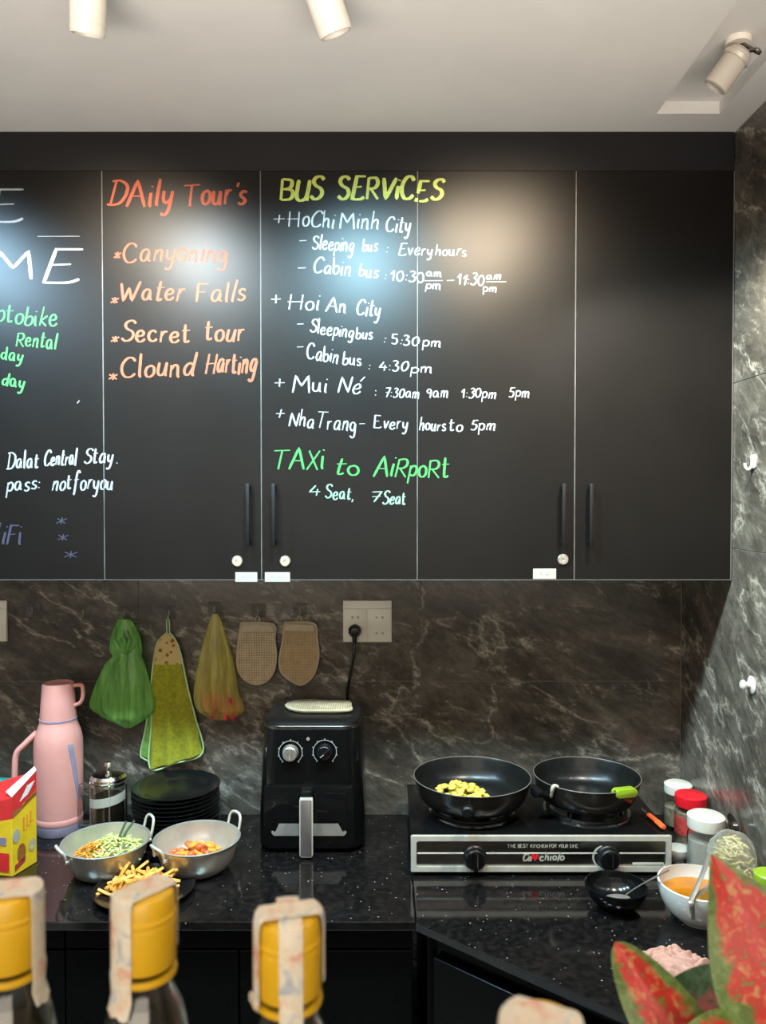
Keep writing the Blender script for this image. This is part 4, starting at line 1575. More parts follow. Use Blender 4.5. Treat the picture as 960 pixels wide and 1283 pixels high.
for i in range(95):
    u = i / 95
    a = rnd.uniform(0, 2 * PI)
    r = 0.082 * math.sqrt(rnd.random()) * (1 - 0.35 * u)
    h = 0.013 + 0.040 * u * (1 - (r / 0.1) ** 2)
    o = bpy.data.objects.new('potato_fry', rnd.choice(fry_meshes))
    C.objects.link(o)
    o.location = (fp.x - 0.006 + 1.05 * r * math.cos(a), fp.y - 0.004 + 0.8 * r * math.sin(a), CT + h)
    o.rotation_euler = (rnd.uniform(-0.2, 0.2), rnd.uniform(-0.35, 0.35), rnd.uniform(0, PI))
    tag(o, 'golden potato fry heaped on the black plate', 'fry', 'potato fries on the black plate')

# ================================================================== AIR FRYER
fx = P(390, 1000, Y=2.17).x
FY = 2.165
fd = 0.125
t = thing('air_fryer', 'black air fryer with silver drawer handle standing by the wall', 'air fryer', (fx, FY + fd, CT))
bm = B()
loft(bm, [(0.004, 0.132, fd - 0.012, 0.04), (0.012, 0.146, fd, 0.05), (0.10, 0.1465, fd, 0.05), (0.26, 0.139, fd - 0.002, 0.05), (0.338, 0.1335, fd - 0.004, 0.05)], 8)
mk('fryer_body', bm, 'black_gloss', t)
bm = B()
loft(bm, [(0.338, 0.1335, fd - 0.004, 0.05), (0.340, 0.1345, fd - 0.003, 0.05), (0.346, 0.1345, fd - 0.003, 0.05), (0.348, 0.133, fd - 0.005, 0.05)], 8)
mk('chrome_band', bm, 'dark_steel', t)
bm = B()
loft(bm, [(0.348, 0.132, fd - 0.005, 0.05), (0.356, 0.130, fd - 0.008, 0.048), (0.361, 0.122, fd - 0.016, 0.045), (0.363, 0.112, fd - 0.026, 0.04)], 8)
mk('top_cover', bm, 'black', t)
for sx in (-1, 1):
    for sy in (-1, 1):
        bm = B()
        lathe(bm, [(0, 0), (0.012, 0), (0.013, 0.006), (0, 0.006)], 20, Matrix.Translation((sx * 0.09, sy * 0.07, 0)))
        mk('foot', bm, 'black_matt', t)


def ff(px, py, Y=FY):
    p = P(px, py, Y=Y)
    return p.x - fx, p.z - CT


FYl = -fd
# drawer front with window
x0, zb = ff(331, 1062)
x1, zt = ff(444, 984)
bm = B()
prism(bm, [(x + (x0 + x1) / 2, FYl - 0.004, z + (zt + zb) / 2) for x, z in rr((x1 - x0) / 2, (zt - zb) / 2, 0.012)], (0, 0.02, 0), 0.002)
dr = mk('drawer', bm, 'black_gloss', t)
wx0, wz0 = ff(340, 1047)
wx1, wz1 = ff(435, 993)
bm = B()
prism(bm, [(x + (wx0 + wx1) / 2, FYl - 0.0052, z + (wz0 + wz1) / 2) for x, z in rr((wx1 - wx0) / 2, (wz1 - wz0) / 2, 0.008)], (0, 0.002, 0), 0.0006)
mk('window', bm, mat('window_glass', (0.004, 0.004, 0.004), 0.06), dr)
# pale tray lip seen in the window bottom
tx0, tz0 = ff(340, 1047)
tx1, tz1 = ff(435, 1031)
bm = B()
prism(bm, [(tx0 + 0.001, FYl - 0.0062, tz0 + 0.010), (tx0 + 0.008, FYl - 0.0062, tz0 + 0.002), (tx1 - 0.008, FYl - 0.0062, tz0 + 0.002), (tx1 - 0.001, FYl - 0.0062, tz0 + 0.010), (tx1 - 0.003, FYl - 0.0062, tz0 + 0.016), (tx1 - 0.012, FYl - 0.0062, tz0 + 0.013), (tx1 - 0.024, FYl - 0.0062, tz1), (tx0 + 0.022, FYl - 0.0062, tz1), (tx0 + 0.012, FYl - 0.0062, tz0 + 0.013), (tx0 + 0.002, FYl - 0.0062, tz0 + 0.016)], (0, 0.0015, 0))
mk('tray', bm, mat('pale_tray', (0.22, 0.20, 0.175), 0.35), dr)
hx0, hz0 = ff(376.5, 1071, FY - 0.03)
hx1, hz1 = ff(392, 998, FY - 0.03)
bm = B()
prism(bm, [(x + (hx0 + hx1) / 2, FYl - 0.045, z + (hz0 + hz1) / 2) for x, z in rr((hx1 - hx0) / 2 + 0.001, (hz1 - hz0) / 2 + 0.001, 0.006)], (0, 0.014, 0), 0.002)
hd = mk('drawer_handle', bm, 'steel_soft', dr)
bm = B()
prism(bm, [(x + (hx0 + hx1) / 2, FYl - 0.046, z + (hz0 + hz1) / 2 - 0.001) for x, z in rr((hx1 - hx0) / 2 - 0.002, (hz1 - hz0) / 2 - 0.003, 0.004)], (0, 0.002, 0), 0.0005)
mk('handle_inlay', bm, mat('handle_face', (0.26, 0.22, 0.20), 0.4, 0.6), dr)
bm = B()
box(bm, ((hx0 + hx1) / 2 - 0.015, FYl - 0.040, hz1 - 0.004), ((hx0 + hx1) / 2 + 0.015, FYl + 0.002, hz1 + 0.018), 0.004)
mk('handle_neck', bm, 'black', dr)
# control panel and dials
for (px, py, m, nm) in ((364, 943, 'utensil', 'timer'), (407, 942, 'black', 'temperature')):
    cx, cz = ff(px, py)
    mtx = Matrix.Translation((cx, FYl + 0.001, cz)) @ Matrix.Rotation(PI / 2, 4, 'X')
    bm = B()
    lathe(bm, [(0.0225, 0.0), (0.0225, 0.003), (0.0205, 0.006), (0.0195, 0.018), (0.0175, 0.020), (0, 0.020)], 36, mtx)
    dk = mk('dial', bm, m, t)
    bm = B()
    ang = 0.0 if nm == 'timer' else -0.9
    boxm(bm, mtx @ Matrix.Rotation(ang, 4, 'Z') @ Matrix.Translation((0, 0, 0.021)), (0.006, 0.034, 0.005), 0.0015)
    mk('dial_grip', bm, 'utensil' if nm == 'timer' else 'black', dk)
    bm = B()
    boxm(bm, mtx @ Matrix.Rotation(ang, 4, 'Z') @ Matrix.Translation((0, -0.008, 0.0238)), (0.002, 0.012, 0.0006))
    mk('pointer', bm, 'label_white', dk)
    bm = B()
    pts = [Vector((cx + 0.032 * math.cos(a), FYl + 0.0013, cz + 0.032 * math.sin(a))) for a in [math.radians(-50 + 280 * i / 40) for i in range(41)] if not (0.42 < (math.degrees(a) + 50) / 280 < 0.0)]
    ribbon(bm, pts, 0.0016, (0, -1, 0), 0.0012)
    for i in range(0, 41, 5):
        a = math.radians(-50 + 280 * i / 40)
        e = Vector((math.cos(a), 0, math.sin(a)))
        c3 = Vector((cx, FYl + 0.0013, cz))
        ribbon(bm, [c3 + e * 0.031, c3 + e * 0.036], 0.003, (0, -1, 0), 0.0012)
    mk('dial_scale', bm, 'ink_grey', t)
cx, cz = ff(386, 926)
bm = B()
lathe(bm, [(0.0045, -0.001), (0.0045, 0.0025), (0, 0.003)], 16, Matrix.Translation((cx, FYl + 0.001, cz)) @ Matrix.Rotation(PI / 2, 4, 'X'))
mk('indicator_light', bm, mat('indicator', (0.25, 0.22, 0.2), 0.3), t)
# cord and plug
pl = P(444.5, 791, Y=WALL_Y - 0.03)
bm = B()
lathe(bm, [(0, 0), (0.018, 0), (0.0195, 0.004), (0.019, 0.022), (0.012, 0.034), (0, 0.036)], 28, Matrix.Translation((pl.x, WALL_Y - 0.0112, pl.z)) @ Matrix.Rotation(PI / 2, 4, 'X'))
cyl(bm, (pl.x, WALL_Y - 0.036, pl.z - 0.004), (pl.x, WALL_Y - 0.040, pl.z - 0.036), 0.009, 0.006, 14)
pg = mk('plug', bm, 'black', t, True)
bm = B()
tube(bm, spline([(pl.x, WALL_Y - 0.040, pl.z - 0.034), P(443, 825, Y=WALL_Y - 0.045), P(438, 850, Y=WALL_Y - 0.035), P(435.5, 872, Y=WALL_Y - 0.022), P(436, 905, Y=WALL_Y - 0.012), P(436, 960, Y=WALL_Y - 0.01)], 8), 0.0042, 10)
mk('power_cord', bm, 'black', t, True)

# cream pad lying on the fryer
c = P(399, 893, Y=2.30)
t = thing('pot_holder', 'cream padded mitt lying flat on top of the air fryer', 'pot holder', (c.x, 2.29, CT + 0.3635))
o3 = [Vector((x, y, 0.001)) for x, y in ((-0.093, 0.008), (-0.082, 0.038), (-0.045, 0.055), (0.02, 0.052), (0.05, 0.040), (0.088, 0.042), (0.092, 0.0), (0.090, -0.045), (0.0, -0.050), (-0.04, -0.048), (-0.075, -0.028))]
o3 = spline(o3 + [o3[0]], 5)[:-1]
bm = B()
prism(bm, o3, (0, 0, 0.012), 0.005)
mk('mitt_body', bm, 'pad_cream', t, angle=60)
bm = B()
tube(bm, [q + Vector((0, 0, 0.006)) for q in o3] + [o3[0] + Vector((0, 0, 0.006))], 0.0045, 8)
mk('edging', bm, mat('cream_edging', (0.34, 0.28, 0.18), 0.9), t)

# ================================================================== GAS STOVE
SF = 2.03
sx0, sx1 = P(515, 1075, Y=SF).x, P(842, 1075, Y=SF).x
scx = (sx0 + sx1) / 2
shw = (sx1 - sx0) / 2
SH = 0.108
SB = 0.36
t = thing('gas_stove', 'two-burner tabletop gas stove with black top and steel front', 'stove', (scx, SF, CT))
bm = B()
box(bm, (-shw + 0.004, 0.012, 0.012), (shw - 0.004, SB - 0.004, SH - 0.006), 0.004)
mk('stove_body', bm, 'black_matt', t)
bm = B()
box(bm, (-shw, 0.004, SH - 0.008), (shw, SB, SH), 0.003)
mk('stove_top', bm, 'black_gloss', t)
for sx in (-1, 1):
    for y in (0.04, SB - 0.04):
        bm = B()
        lathe(bm, [(0, 0), (0.014, 0), (0.014, 0.0125), (0, 0.0125)], 18, Matrix.Translation((sx * (shw - 0.04), y, 0)))
        mk('foot', bm, 'black', t)
# steel front with a dark recessed strip
bm = B()
o_ = rr(shw, (SH - 0.012) / 2, 0.004, 3)
i_ = rr(shw - 0.014, (SH - 0.012) / 2 - 0.015, 0.006, 3)
zc = 0.010 + (SH - 0.012) / 2
vo_f = [bm.verts.new((x, 0, z + zc)) for x, z in o_]
vi_f = [bm.verts.new((x, 0, z + zc)) for x, z in i_]
vi_b = [bm.verts.new((x, 0.006, z + zc)) for x, z in i_]
vo_b = [bm.verts.new((x, 0.012, z + zc)) for x, z in o_]
n = len(o_)
for k2 in range(n):
    j = (k2 + 1) % n
    bm.faces.new((vo_f[k2], vo_f[j], vi_f[j], vi_f[k2]))
    bm.faces.new((vi_f[k2], vi_f[j], vi_b[j], vi_b[k2]))
    bm.faces.new((vo_b[k2], vo_b[j], vo_f[j], vo_f[k2]))
bm.faces.new(vo_b)
bmesh.ops.bevel(bm, geom=[e for e in bm.edges if all(v in set(vo_f) for v in e.verts)], offset=0.002, segments=2, affect='EDGES')
mk('front_frame', bm, 'steel_soft', t)
bm = B()
box(bm, (-shw + 0.0145, 0.0035, zc - 0.032), (shw - 0.0145, 0.008, zc + 0.032), 0.001)
fpn = mk('front_panel', bm, 'dark_steel', t)
bm = B()
box(bm, (-shw + 0.016, 0.0015, zc - 0.0015), (shw - 0.016, 0.0045, zc + 0.002), 0.001)
mk('panel_rib', bm, 'steel_soft', fpn)
bm = B()
box(bm, (shw - 0.10, 0.0015, 0.026), (shw - 0.02, 0.0042, 0.034), 0.0008)
mk('panel_tag', bm, 'label_white', fpn)
# lettering on the panel
bm = B()


def sf(px, py, off=0.002):
    return P(px, py, Y=SF + off)


for s in word_strokes('THE BEST KITCHEN FOR YOUR LIFE', 636, 1062, 724, 1062, 4, 0.0):
    ribbon(bm, [sf(u, v, 0.0034) for u, v in s], 0.0013, (0, -1, 0), 0.0006)
mk('slogan', bm, 'label_white', fpn, True, False)
bm = B()
for s in word_strokes('Ca', 655, 1078, 666, 1078, 9, 0.2) + word_strokes('chiolo', 676, 1078, 706, 1078, 9, 0.2):
    ribbon(bm, [sf(u, v, 0.0012) for u, v in s], 0.0034, (0, -1, 0), 0.0008)
lg = mk('logo', bm, 'label_white', fpn, True, False)
bm = B()
hp = []
for k2 in range(28):
    a = 2 * PI * k2 / 28
    hp.append((16 * math.sin(a) ** 3 / 16, (13 * math.cos(a) - 5 * math.cos(2 * a) - 2 * math.cos(3 * a) - math.cos(4 * a)) / 16))
c3 = sf(670.5, 1074, 0.001)
prism(bm, [c3 + Vector((x * 0.010, 0, z * 0.010)) for x, z in hp], (0, -0.001, 0))
mk('logo_heart', bm, 'red', fpn, True, False)
for px in (595, 762):
    c3 = sf(px, 1074, 0.003)
    mtx = Matrix.Translation((c3.x - scx, 0.0035, c3.z - CT)) @ Matrix.Rotation(PI / 2, 4, 'X')
    bm = B()
    lathe(bm, [(0.031, 0), (0.031, 0.004), (0.028, 0.007), (0.026, 0.020), (0.023, 0.023), (0, 0.023)], 40, mtx)
    kn = mk('knob', bm, 'black', t)
    bm = B()
    boxm(bm, mtx @ Matrix.Translation((0, 0, 0.026)), (0.013, 0.050, 0.012), 0.003)
    mk('knob_grip', bm, 'black_gloss', kn)
    bm = B()
    boxm(bm, mtx @ Matrix.Translation((0.004, 0.004, 0.0325)), (0.0025, 0.036, 0.001))
    mk('knob_mark', bm, 'steel', kn)
    bm = B()
    pts = [Vector((c3.x - scx + 0.038 * math.cos(a), 0.0030, c3.z - CT + 0.032 * math.sin(a))) for a in [math.radians(115 + 130 * i / 16) for i in range(17)]]
    if px > 700:
        ribbon(bm, pts, 0.004, (0, -1, 0), 0.001)
    else:
        ribbon(bm, [Vector((c3.x - scx + 0.042, 0.003, c3.z - CT + 0.012)), Vector((c3.x - scx + 0.050, 0.003, c3.z - CT + 0.012))], 0.004, (0, -1, 0), 0.001)
    mk('flame_mark', bm, 'label_white', fpn)

BURN = [(P(591, 1000, Y=2.19).x, 2.19), (P(735, 1000, Y=2.19).x, 2.19)]
for (bx, by) in BURN:
    lx, ly = bx - scx, by - SF
    T = Matrix.Translation((lx, ly, SH))
    bm = B()
    lathe(bm, [(0.118, 0.0), (0.118, 0.004), (0.108, 0.005), (0.098, 0.002), (0.05, 0.0015), (0, 0.0015)], 48, T)
    mk('drip_pan', bm, 'chrome', t, label='shiny round drip pan')
    bm = B()
    lathe(bm, [(0, 0.002), (0.052, 0.002), (0.052, 0.012), (0.046, 0.018), (0.030, 0.018), (0.030, 0.022), (0.0, 0.023)], 40, T)
    mk('burner', bm, 'black_matt', t)
    bm = B()
    tube(bm, [T @ Vector((0.105 * math.cos(a), 0.105 * math.sin(a), 0.007)) for a in [2 * PI * i / 40 for i in range(41)]], 0.0045, 8)
    for k2 in range(5):
        a = 2 * PI * k2 / 5 + 0.3
        e = Vector((math.cos(a), math.sin(a), 0))
        tube(bm, [T @ (e * 0.108 + Vector((0, 0, 0.006))), T @ (e * 0.104 + Vector((0, 0, 0.024))), T @ (e * 0.092 + Vector((0, 0, 0.0265))), T @ (e * 0.055 + Vector((0, 0, 0.0265)))], 0.0042, 8)
    mk('pan_support', bm, 'black_matt', t)

PZ = CT + SH + 0.0312
# frying pans
def frying_pan(label, bx, by, R, hang, hlen):
    t = thing('frying_pan', label, 'pan', (bx, by, PZ))
    k3 = R / 0.155
    bm = B()
    lathe(bm, [(0, 0.0), (0.120 * k3, 0.0), (0.130 * k3, 0.004), (0.141 * k3, 0.018), (0.1495 * k3, 0.042), (0.1535 * k3, 0.064), (0.155 * k3, 0.0685)], 72)
    mk('pan_outside', bm, 'pan_out', t)
    bm = B()
    lathe(bm, [(0.1550 * k3, 0.0685), (0.1535 * k3, 0.0695), (0.1505 * k3, 0.064), (0.1465 * k3, 0.042), (0.138 * k3, 0.020), (0.126 * k3, 0.0065), (0.116 * k3, 0.0035), (0, 0.0035)], 72)
    mk('pan_inside', bm, 'nonstick', t)
    bm = B()
    pts = [(0.1548 * k3 * math.cos(a), 0.1548 * k3 * math.sin(a), 0.0692) for a in [2 * PI * i / 72 for i in range(73)]]
    tube(bm, pts, 0.0012, 8)
    mk('rim', bm, 'utensil', t)
    e = Vector((math.cos(hang), math.sin(hang), 0))
    s = Vector((-e.y, e.x, 0))
    bm = B()
    tube(bm, spline([e * (R - 0.008) + Vector((0, 0, 0.040)), e * (R + 0.02) + Vector((0, 0, 0.046)), e * (R + hlen * 0.6) + Vector((0, 0, 0.052)), e * (R + hlen) + Vector((0, 0, 0.053))], 5), [0.010] * 5 + [0.014] * 6 + [0.017] * 4 + [0.012], 14, True, 0.8)
    h = mk('handle', bm, 'black', t)
    bm = B()
    for q in (-1, 1):
        cyl(bm, e * (R - 0.007) + s * 0.007 * q + Vector((0, 0, 0.040)), e * (R - 0.012) + s * 0.007 * q + Vector((0, 0, 0.041)), 0.004, None, 10)
    mk('rivet', bm, 'steel', h)
    return t


b0, b1 = BURN
frying_pan('black frying pan with scrambled egg on the left burner', b0[0], b0[1] - 0.01, 0.160, math.radians(-99), 0.062)
frying_pan('empty black frying pan on the right burner with a lime grip', b1[0], b1[1], 0.1445, math.radians(-150), 0.045)
eg = [chunk_mesh('egg_piece', 'egg', 0.0105, s, (1.1, 0.9, 0.6)) for s in (7, 8, 9)]
ec = P(578, 984, Z=PZ + 0.012)
heap('egg_piece', 'yellow scrambled egg piece in the left frying pan', 'egg', 'scrambled egg pieces in the left pan', eg, (b0[0] - 0.028, b0[1] + 0.012, PZ), 52, 0.072, 0.010, 0.034, 31, 0.0125)

# lime grip pinched on the rim of the right pan
ga = math.radians(-60)
gp = Vector((b1[0] + 0.138 * math.cos(ga), b1[1] + 0.138 * math.sin(ga), PZ + 0.0675))
t = thing('silicone_grip', 'lime green silicone grip pinched over the right frying pan rim', 'grip', gp, 0.25)
for s in (-1, 1):
    bm = B()
    prism(bm, [(x, s * 0.0055 + (0.0 if s < 0 else 0.0), z - 0.004) for x, z in rr(0.032, 0.010, 0.009)], (0, s * 0.007, 0), 0.002)
    mk('grip_jaw', bm, 'lime', t)
bm = B()
box(bm, (-0.028, -0.006, 0.0015), (0.028, 0.006, 0.0055), 0.002)
mk('grip_spine', bm, 'lime', t)
# pale dribble on the rim of the right pan
bm = B()
da = math.radians(-136)
pts = []
for k2, (r, z) in enumerate(((0.1395, 0.069), (0.1445, 0.0725), (0.148, 0.066), (0.146, 0.050), (0.142, 0.040), (0.137, 0.034))):
    a = da - 0.035 * k2
    pts.append((b1[0] + r * math.cos(a), b1[1] + r * math.sin(a), PZ + z))
tube(bm, spline(pts, 5), [0.004] * 6 + [0.0055] * 8 + [0.004] * 8 + [0.003] * 4, 10)
o = mk('dried_dribble', bm, mat('pale_dribble', (0.55, 0.47, 0.36), 0.4), None)
tag(o, 'pale dribble dried over the front rim of the right frying pan', 'dribble')

# orange-handled lighter leaning at the stove's right end
a0, a1, a2 = P(804, 1012, Y=2.14), P(812, 1020, Y=2.13), P(831, 1040, Y=2.10)
a0.z, a1.z, a2.z = CT + SH + 0.010, CT + SH + 0.011, CT + SH + 0.010
p_ = [P(805, 1013, Z=CT + SH + 0.0075), P(812, 1020, Z=CT + SH + 0.008), P(822, 1028, Z=CT + SH + 0.009), P(832, 1037, Z=CT + SH + 0.009)]
t = thing('paring_knife', 'small orange-handled knife lying at the right end of the stove', 'knife', (p_[1].x, p_[1].y, CT + SH))
bm = B()
tube(bm, spline(p_[1:], 6), [0.004] + [0.0075] * 6 + [0.0085] * 5 + [0.006], 12, True, 0.75)
mk('handle', bm, 'orange', t, True)
bm = B()
d = (p_[0] - p_[1]).normalized()
tube(bm, [p_[1], p_[1] + d * 0.018, p_[1] + d * 0.045], [0.0035, 0.005, 0.001], 8, True, 0.3)
mk('blade', bm, 'steel', t, True)

# ================================================================== THINGS ON THE WORKTOP (right)
def bowl_prof(R, H, foot, th=0.004):
    out = [(0, 0.004), (foot - 0.004, 0.004), (foot - 0.002, 0), (foot, 0), (foot + 0.002, 0.008)]
    inn = []
    for i in range(1, 11):
        u = i / 10
        r = foot + 0.002 + (R - foot - 0.002) * math.sin(u * PI / 2) ** 0.9
        z = 0.008 + (H - 0.008) * (1 - math.cos(u * PI / 2)) ** 0.8 if u < 1 else H
        out.append((r, z))
        inn.append((max(0.001, r - th), z + 0.001 if u < 1 else H + 0.001))
    inn = list(reversed(inn))
    inn.append((foot * 0.8, 0.012))
    inn.append((0, 0.010))
    return out + inn


def inner_r(R, H, foot, z):
    best = 0
    for r, zz in bowl_prof(R, H, foot)[5:15]:
        if zz <= z:
            best = r
    return best - 0.004


kb = P(772, 1108, Z=CT + 0.055)
t = thing('small_bowl', 'small black bowl in front of the stove with a spoon in it', 'bowl', (kb.x, kb.y, CT))
bm = B()
lathe(bm, bowl_prof(0.073, 0.055, 0.032), 56)
mk('bowl_body', bm, 'black_gloss', t)
wb = P(876, 1108, Z=CT + 0.085)
wb = Vector((P(876, 1150, Y=1.82).x, 1.82, CT))
t = thing('sauce_bowl', 'white bowl of orange sauce with metal tongs behind the red leaf', 'bowl', wb)
bm = B()
lathe(bm, bowl_prof(0.092, 0.088, 0.042), 64)
mk('bowl_body', bm, 'porcelain', t)
bm = B()
lathe(bm, [(0, 0.058), (inner_r(0.092, 0.088, 0.042, 0.062) + 0.0005, 0.060), (0, 0.0605)], 48, Matrix.Translation(wb))
o = mk('orange_sauce', bm, 'sauce', None)
tag(o, 'orange sauce filling the white bowl', 'sauce', None, 'stuff')
# spoon: bowl end in the black dish, handle over the white bowl rim
s0 = Vector((kb.x + 0.004, kb.y - 0.005, CT + 0.026))
s1 = P(838, 1090, Y=wb.y - 0.02)
rim_pt = P(827, 1098, Y=wb.y - 0.01)
t = thing('metal_spoon', 'metal spoon reaching from the black bowl to the white bowl rim', 'spoon', s0)
d = (s1 - s0)
bm = B()
k4 = [s0 + d * 0.16 + Vector((0, 0, -0.004)), s0 + d * 0.4 + Vector((0, 0, 0.000)), s0 + d * 0.75, s1]
tube(bm, spline(k4, 6), [0.0028] * 10 + [0.0035] * 9, 10, True, 0.6)
mk('spoon_handle', bm, 'utensil', t, True)
bm = B()
q = Vector((d.x, d.y, 0.02)).normalized().to_track_quat('X', 'Z').to_matrix().to_4x4()
lathe(bm, [(0, -0.0065), (0.012, -0.0035), (0.0185, 0.0), (0.0195, 0.002), (0.0185, 0.002), (0.012, -0.002), (0, -0.005)], 32, Matrix.Translation(s0 + Vector((0, 0, -0.002))) @ q @ Matrix.Diagonal((1.5, 1, 1, 1)))
mk('spoon_bowl', bm, 'utensil', t, True)
# tongs across the white bowl
u0 = P(866, 1128, Y=wb.y - 0.088)
u1 = P(889, 1070, Y=wb.y + 0.02)
u2 = P(897, 1104, Y=wb.y + 0.03)
t = thing('serving_tongs', 'metal serving tongs resting over the front of the white bowl', 'tongs', u0)
for e, nm in ((u1, 'tong_arm'), (u2, 'tong_arm')):
    bm = B()
    m_ = (u0 + e) / 2 + Vector((0.004, 0, 0.004))
    pts = spline([u0, m_, e], 8)
    tube(bm, pts, [0.0055] * len(pts), 10, True, 0.35)
    mk(nm, bm, 'utensil', t, True)
bm = B()
u3 = P(868, 1152, Y=wb.y - 0.080)
tube(bm, spline([u0 + Vector((0, 0, 0)), u0 + Vector((-0.001, -0.007, -0.008)), u3], 6), 0.006, 10, True, 0.35)
mk('tong_bend', bm, 'utensil', t, True)

# jars by the right wall
def jar(label, c, R, H, lid_m, lid_h, lab_m, fill_m, fill, group):
    t = thing('storage_jar', label, 'jar', c, 0, group)
    bm = B()
    lathe(bm, [(0, 0.0), (R - 0.004, 0.0), (R, 0.006), (R, H - 0.03), (R - 0.004, H - 0.014), (R - 0.008, H - 0.008), (R - 0.008, H), (R - 0.0105, H), (R - 0.0105, H - 0.010), (R - 0.0065, H - 0.016), (R - 0.0025, H - 0.032), (R - 0.0025, 0.007), (0, 0.004)], 48)
    mk('jar_glass', bm, 'glass', t)
    bm = B()
    lathe(bm, [(0, 0.0045), (R - 0.003, 0.0075), (R - 0.003, fill), (0, fill + 0.004)], 40)
    mk('jar_contents', bm, fill_m, t)
    bm = B()
    lathe(bm, [(R - 0.006, H - 0.010), (R - 0.001, H - 0.010), (R, H - 0.006), (R, H + lid_h - 0.012), (R - 0.003, H + lid_h - 0.010), (R - 0.006, H + lid_h - 0.008), (0, H + lid_h - 0.008)], 48)
    mk('lid', bm, lid_m, t)
    if lab_m:
        bm = B()
        rows = []
        for k2 in range(31):
            a = math.radians(-200 + 230 * k2 / 30)
            rows.append([bm.verts.new((r * math.cos(a), r * math.sin(a), z)) for r, z in ((R + 0.0009, 0.040), (R + 0.0009, 0.088), (R + 0.0002, 0.088), (R + 0.0002, 0.040))])
        for p, q in zip(rows, rows[1:]):
            for k2 in range(4):
                bm.faces.new((p[k2], p[(k2 + 1) % 4], q[(k2 + 1) % 4], q[k2]))
        bm.faces.new(rows[0])
        bm.faces.new(rows[-1])
        mk('jar_label', bm, lab_m, t)
    return t


jr = P(866, 990, Y=2.21)
jar('glass jar with red lid and red label near the wall corner', (jr.x, 2.21, CT), 0.043, 0.125, 'red', 0.030, 'label_red', 'spice', 0.10, None)
jw2 = P(850, 985, Y=2.345)
jar('jar with white lid standing behind the red-lidded jar', (jw2.x, 2.345, CT), 0.040, 0.110, 'white', 0.026, None, 'spice', 0.06, None)
jw = P(885, 1020, Y=2.06)
jar('glass jar with wide white lid in front of the red-lidded jar', (jw.x, 2.06, CT), 0.047, 0.125, 'white', 0.032, None, 'sugar', 0.085, None)
# small white dish tucked behind the jar
c = P(862, 1068, Y=2.13)
t = thing('white_dish', 'small white dish tucked behind the wide white-lidded jar', 'dish', (0.79, 2.118, CT))
bm = B()
lathe(bm, bowl_prof(0.030, 0.036, 0.018), 40)
mk('dish_body', bm, 'porcelain', t)

# clear bag of pale noodles by the wall
c = Vector((0.848, 1.915, CT))
bm = B()
lathe(bm, [(0, 0.001), (0.046, 0.003), (0.056, 0.03), (0.055, 0.07), (0.052, 0.115), (0.046, 0.138), (0.034, 0.152), (0.020, 0.160), (0, 0.163)], 48, Matrix.Translation(c), lambda v, a: Vector((v.x * (1 + 0.10 * math.sin(5 * a) + 0.06 * math.sin(11 * a + v.z * 60)), v.y * (1.2 + 0.10 * math.sin(4 * a + 1) + 0.05 * math.sin(13 * a)), v.z)))
t = thing('clear_bag', 'clear plastic bag of pale noodles leaning against the right wall', 'bag', c)
mk('bag_film', bm, 'film_clear', t, True, angle=60)
rnd = random.Random(17)
bm = B()
for i in range(650):
    a, r = rnd.uniform(0, 2 * PI), 0.048 * math.sqrt(rnd.random())
    z = 0.012 + 0.145 * rnd.random() * (1 - (r / 0.06) ** 2)
    p = c + Vector((r * math.cos(a), 1.2 * r * math.sin(a), z))
    b = rnd.uniform(0, 6.28)
    d = Vector((math.cos(b), math.sin(b), rnd.uniform(-0.5, 0.5))) * 0.016
    tube(bm, spline([p - d, p + Vector((0, 0, rnd.uniform(-0.004, 0.006))), p + d], 3), 0.0022, 6)
o = mk('pale_noodles', bm, 'sprout', None)
tag(o, 'pale noodles packed in the clear bag by the right wall', 'noodles', None, 'stuff')
# dark ladle standing behind the bag
c = Vector((0.880, 1.992, CT + 0.155))
t = thing('dark_ladle', 'dark metal ladle leaning on the right wall behind the noodle bag', 'ladle', (c.x, c.y, CT))
bm = B()
lathe(bm, [(0, -0.012), (0.014, -0.009), (0.022, 0), (0.023, 0.003), (0.021, 0.003), (0.013, -0.006), (0, -0.009)], 32, Matrix.Translation(c) @ Matrix.Rotation(0.9, 4, 'Y') @ Matrix.Rotation(0.5, 4, 'X'))
mk('ladle_bowl', bm, 'dark_steel', t, True)
bm = B()
tube(bm, spline([c + Vector((-0.012, 0.0, -0.024)), Vector((c.x - 0.012, c.y - 0.01, CT + 0.06)), Vector((c.x - 0.02, c.y - 0.02, CT + 0.004))]), 0.004, 8)
mk('ladle_handle', bm, 'dark_steel', t, True)
# lime lid at the right edge
c = P(957, 1097, Y=1.80)
t = thing('lime_lid', 'lime green lidded tub at the right edge beside the noodle bag', 'tub', (c.x + 0.012, 1.80, CT))
bm = B()
lathe(bm, [(0, 0), (0.026, 0), (0.029, 0.02), (0.030, c.z - CT - 0.018), (0, c.z - CT - 0.018)], 36)
mk('tub_body', bm, 'clear', t)
bm = B()
z = c.z - CT
lathe(bm, [(0, z - 0.018), (0.031, z - 0.018), (0.032, z - 0.014), (0.032, z + 0.004), (0.029, z + 0.007), (0, z + 0.007)], 36)
mk('lid', bm, 'lime', t)

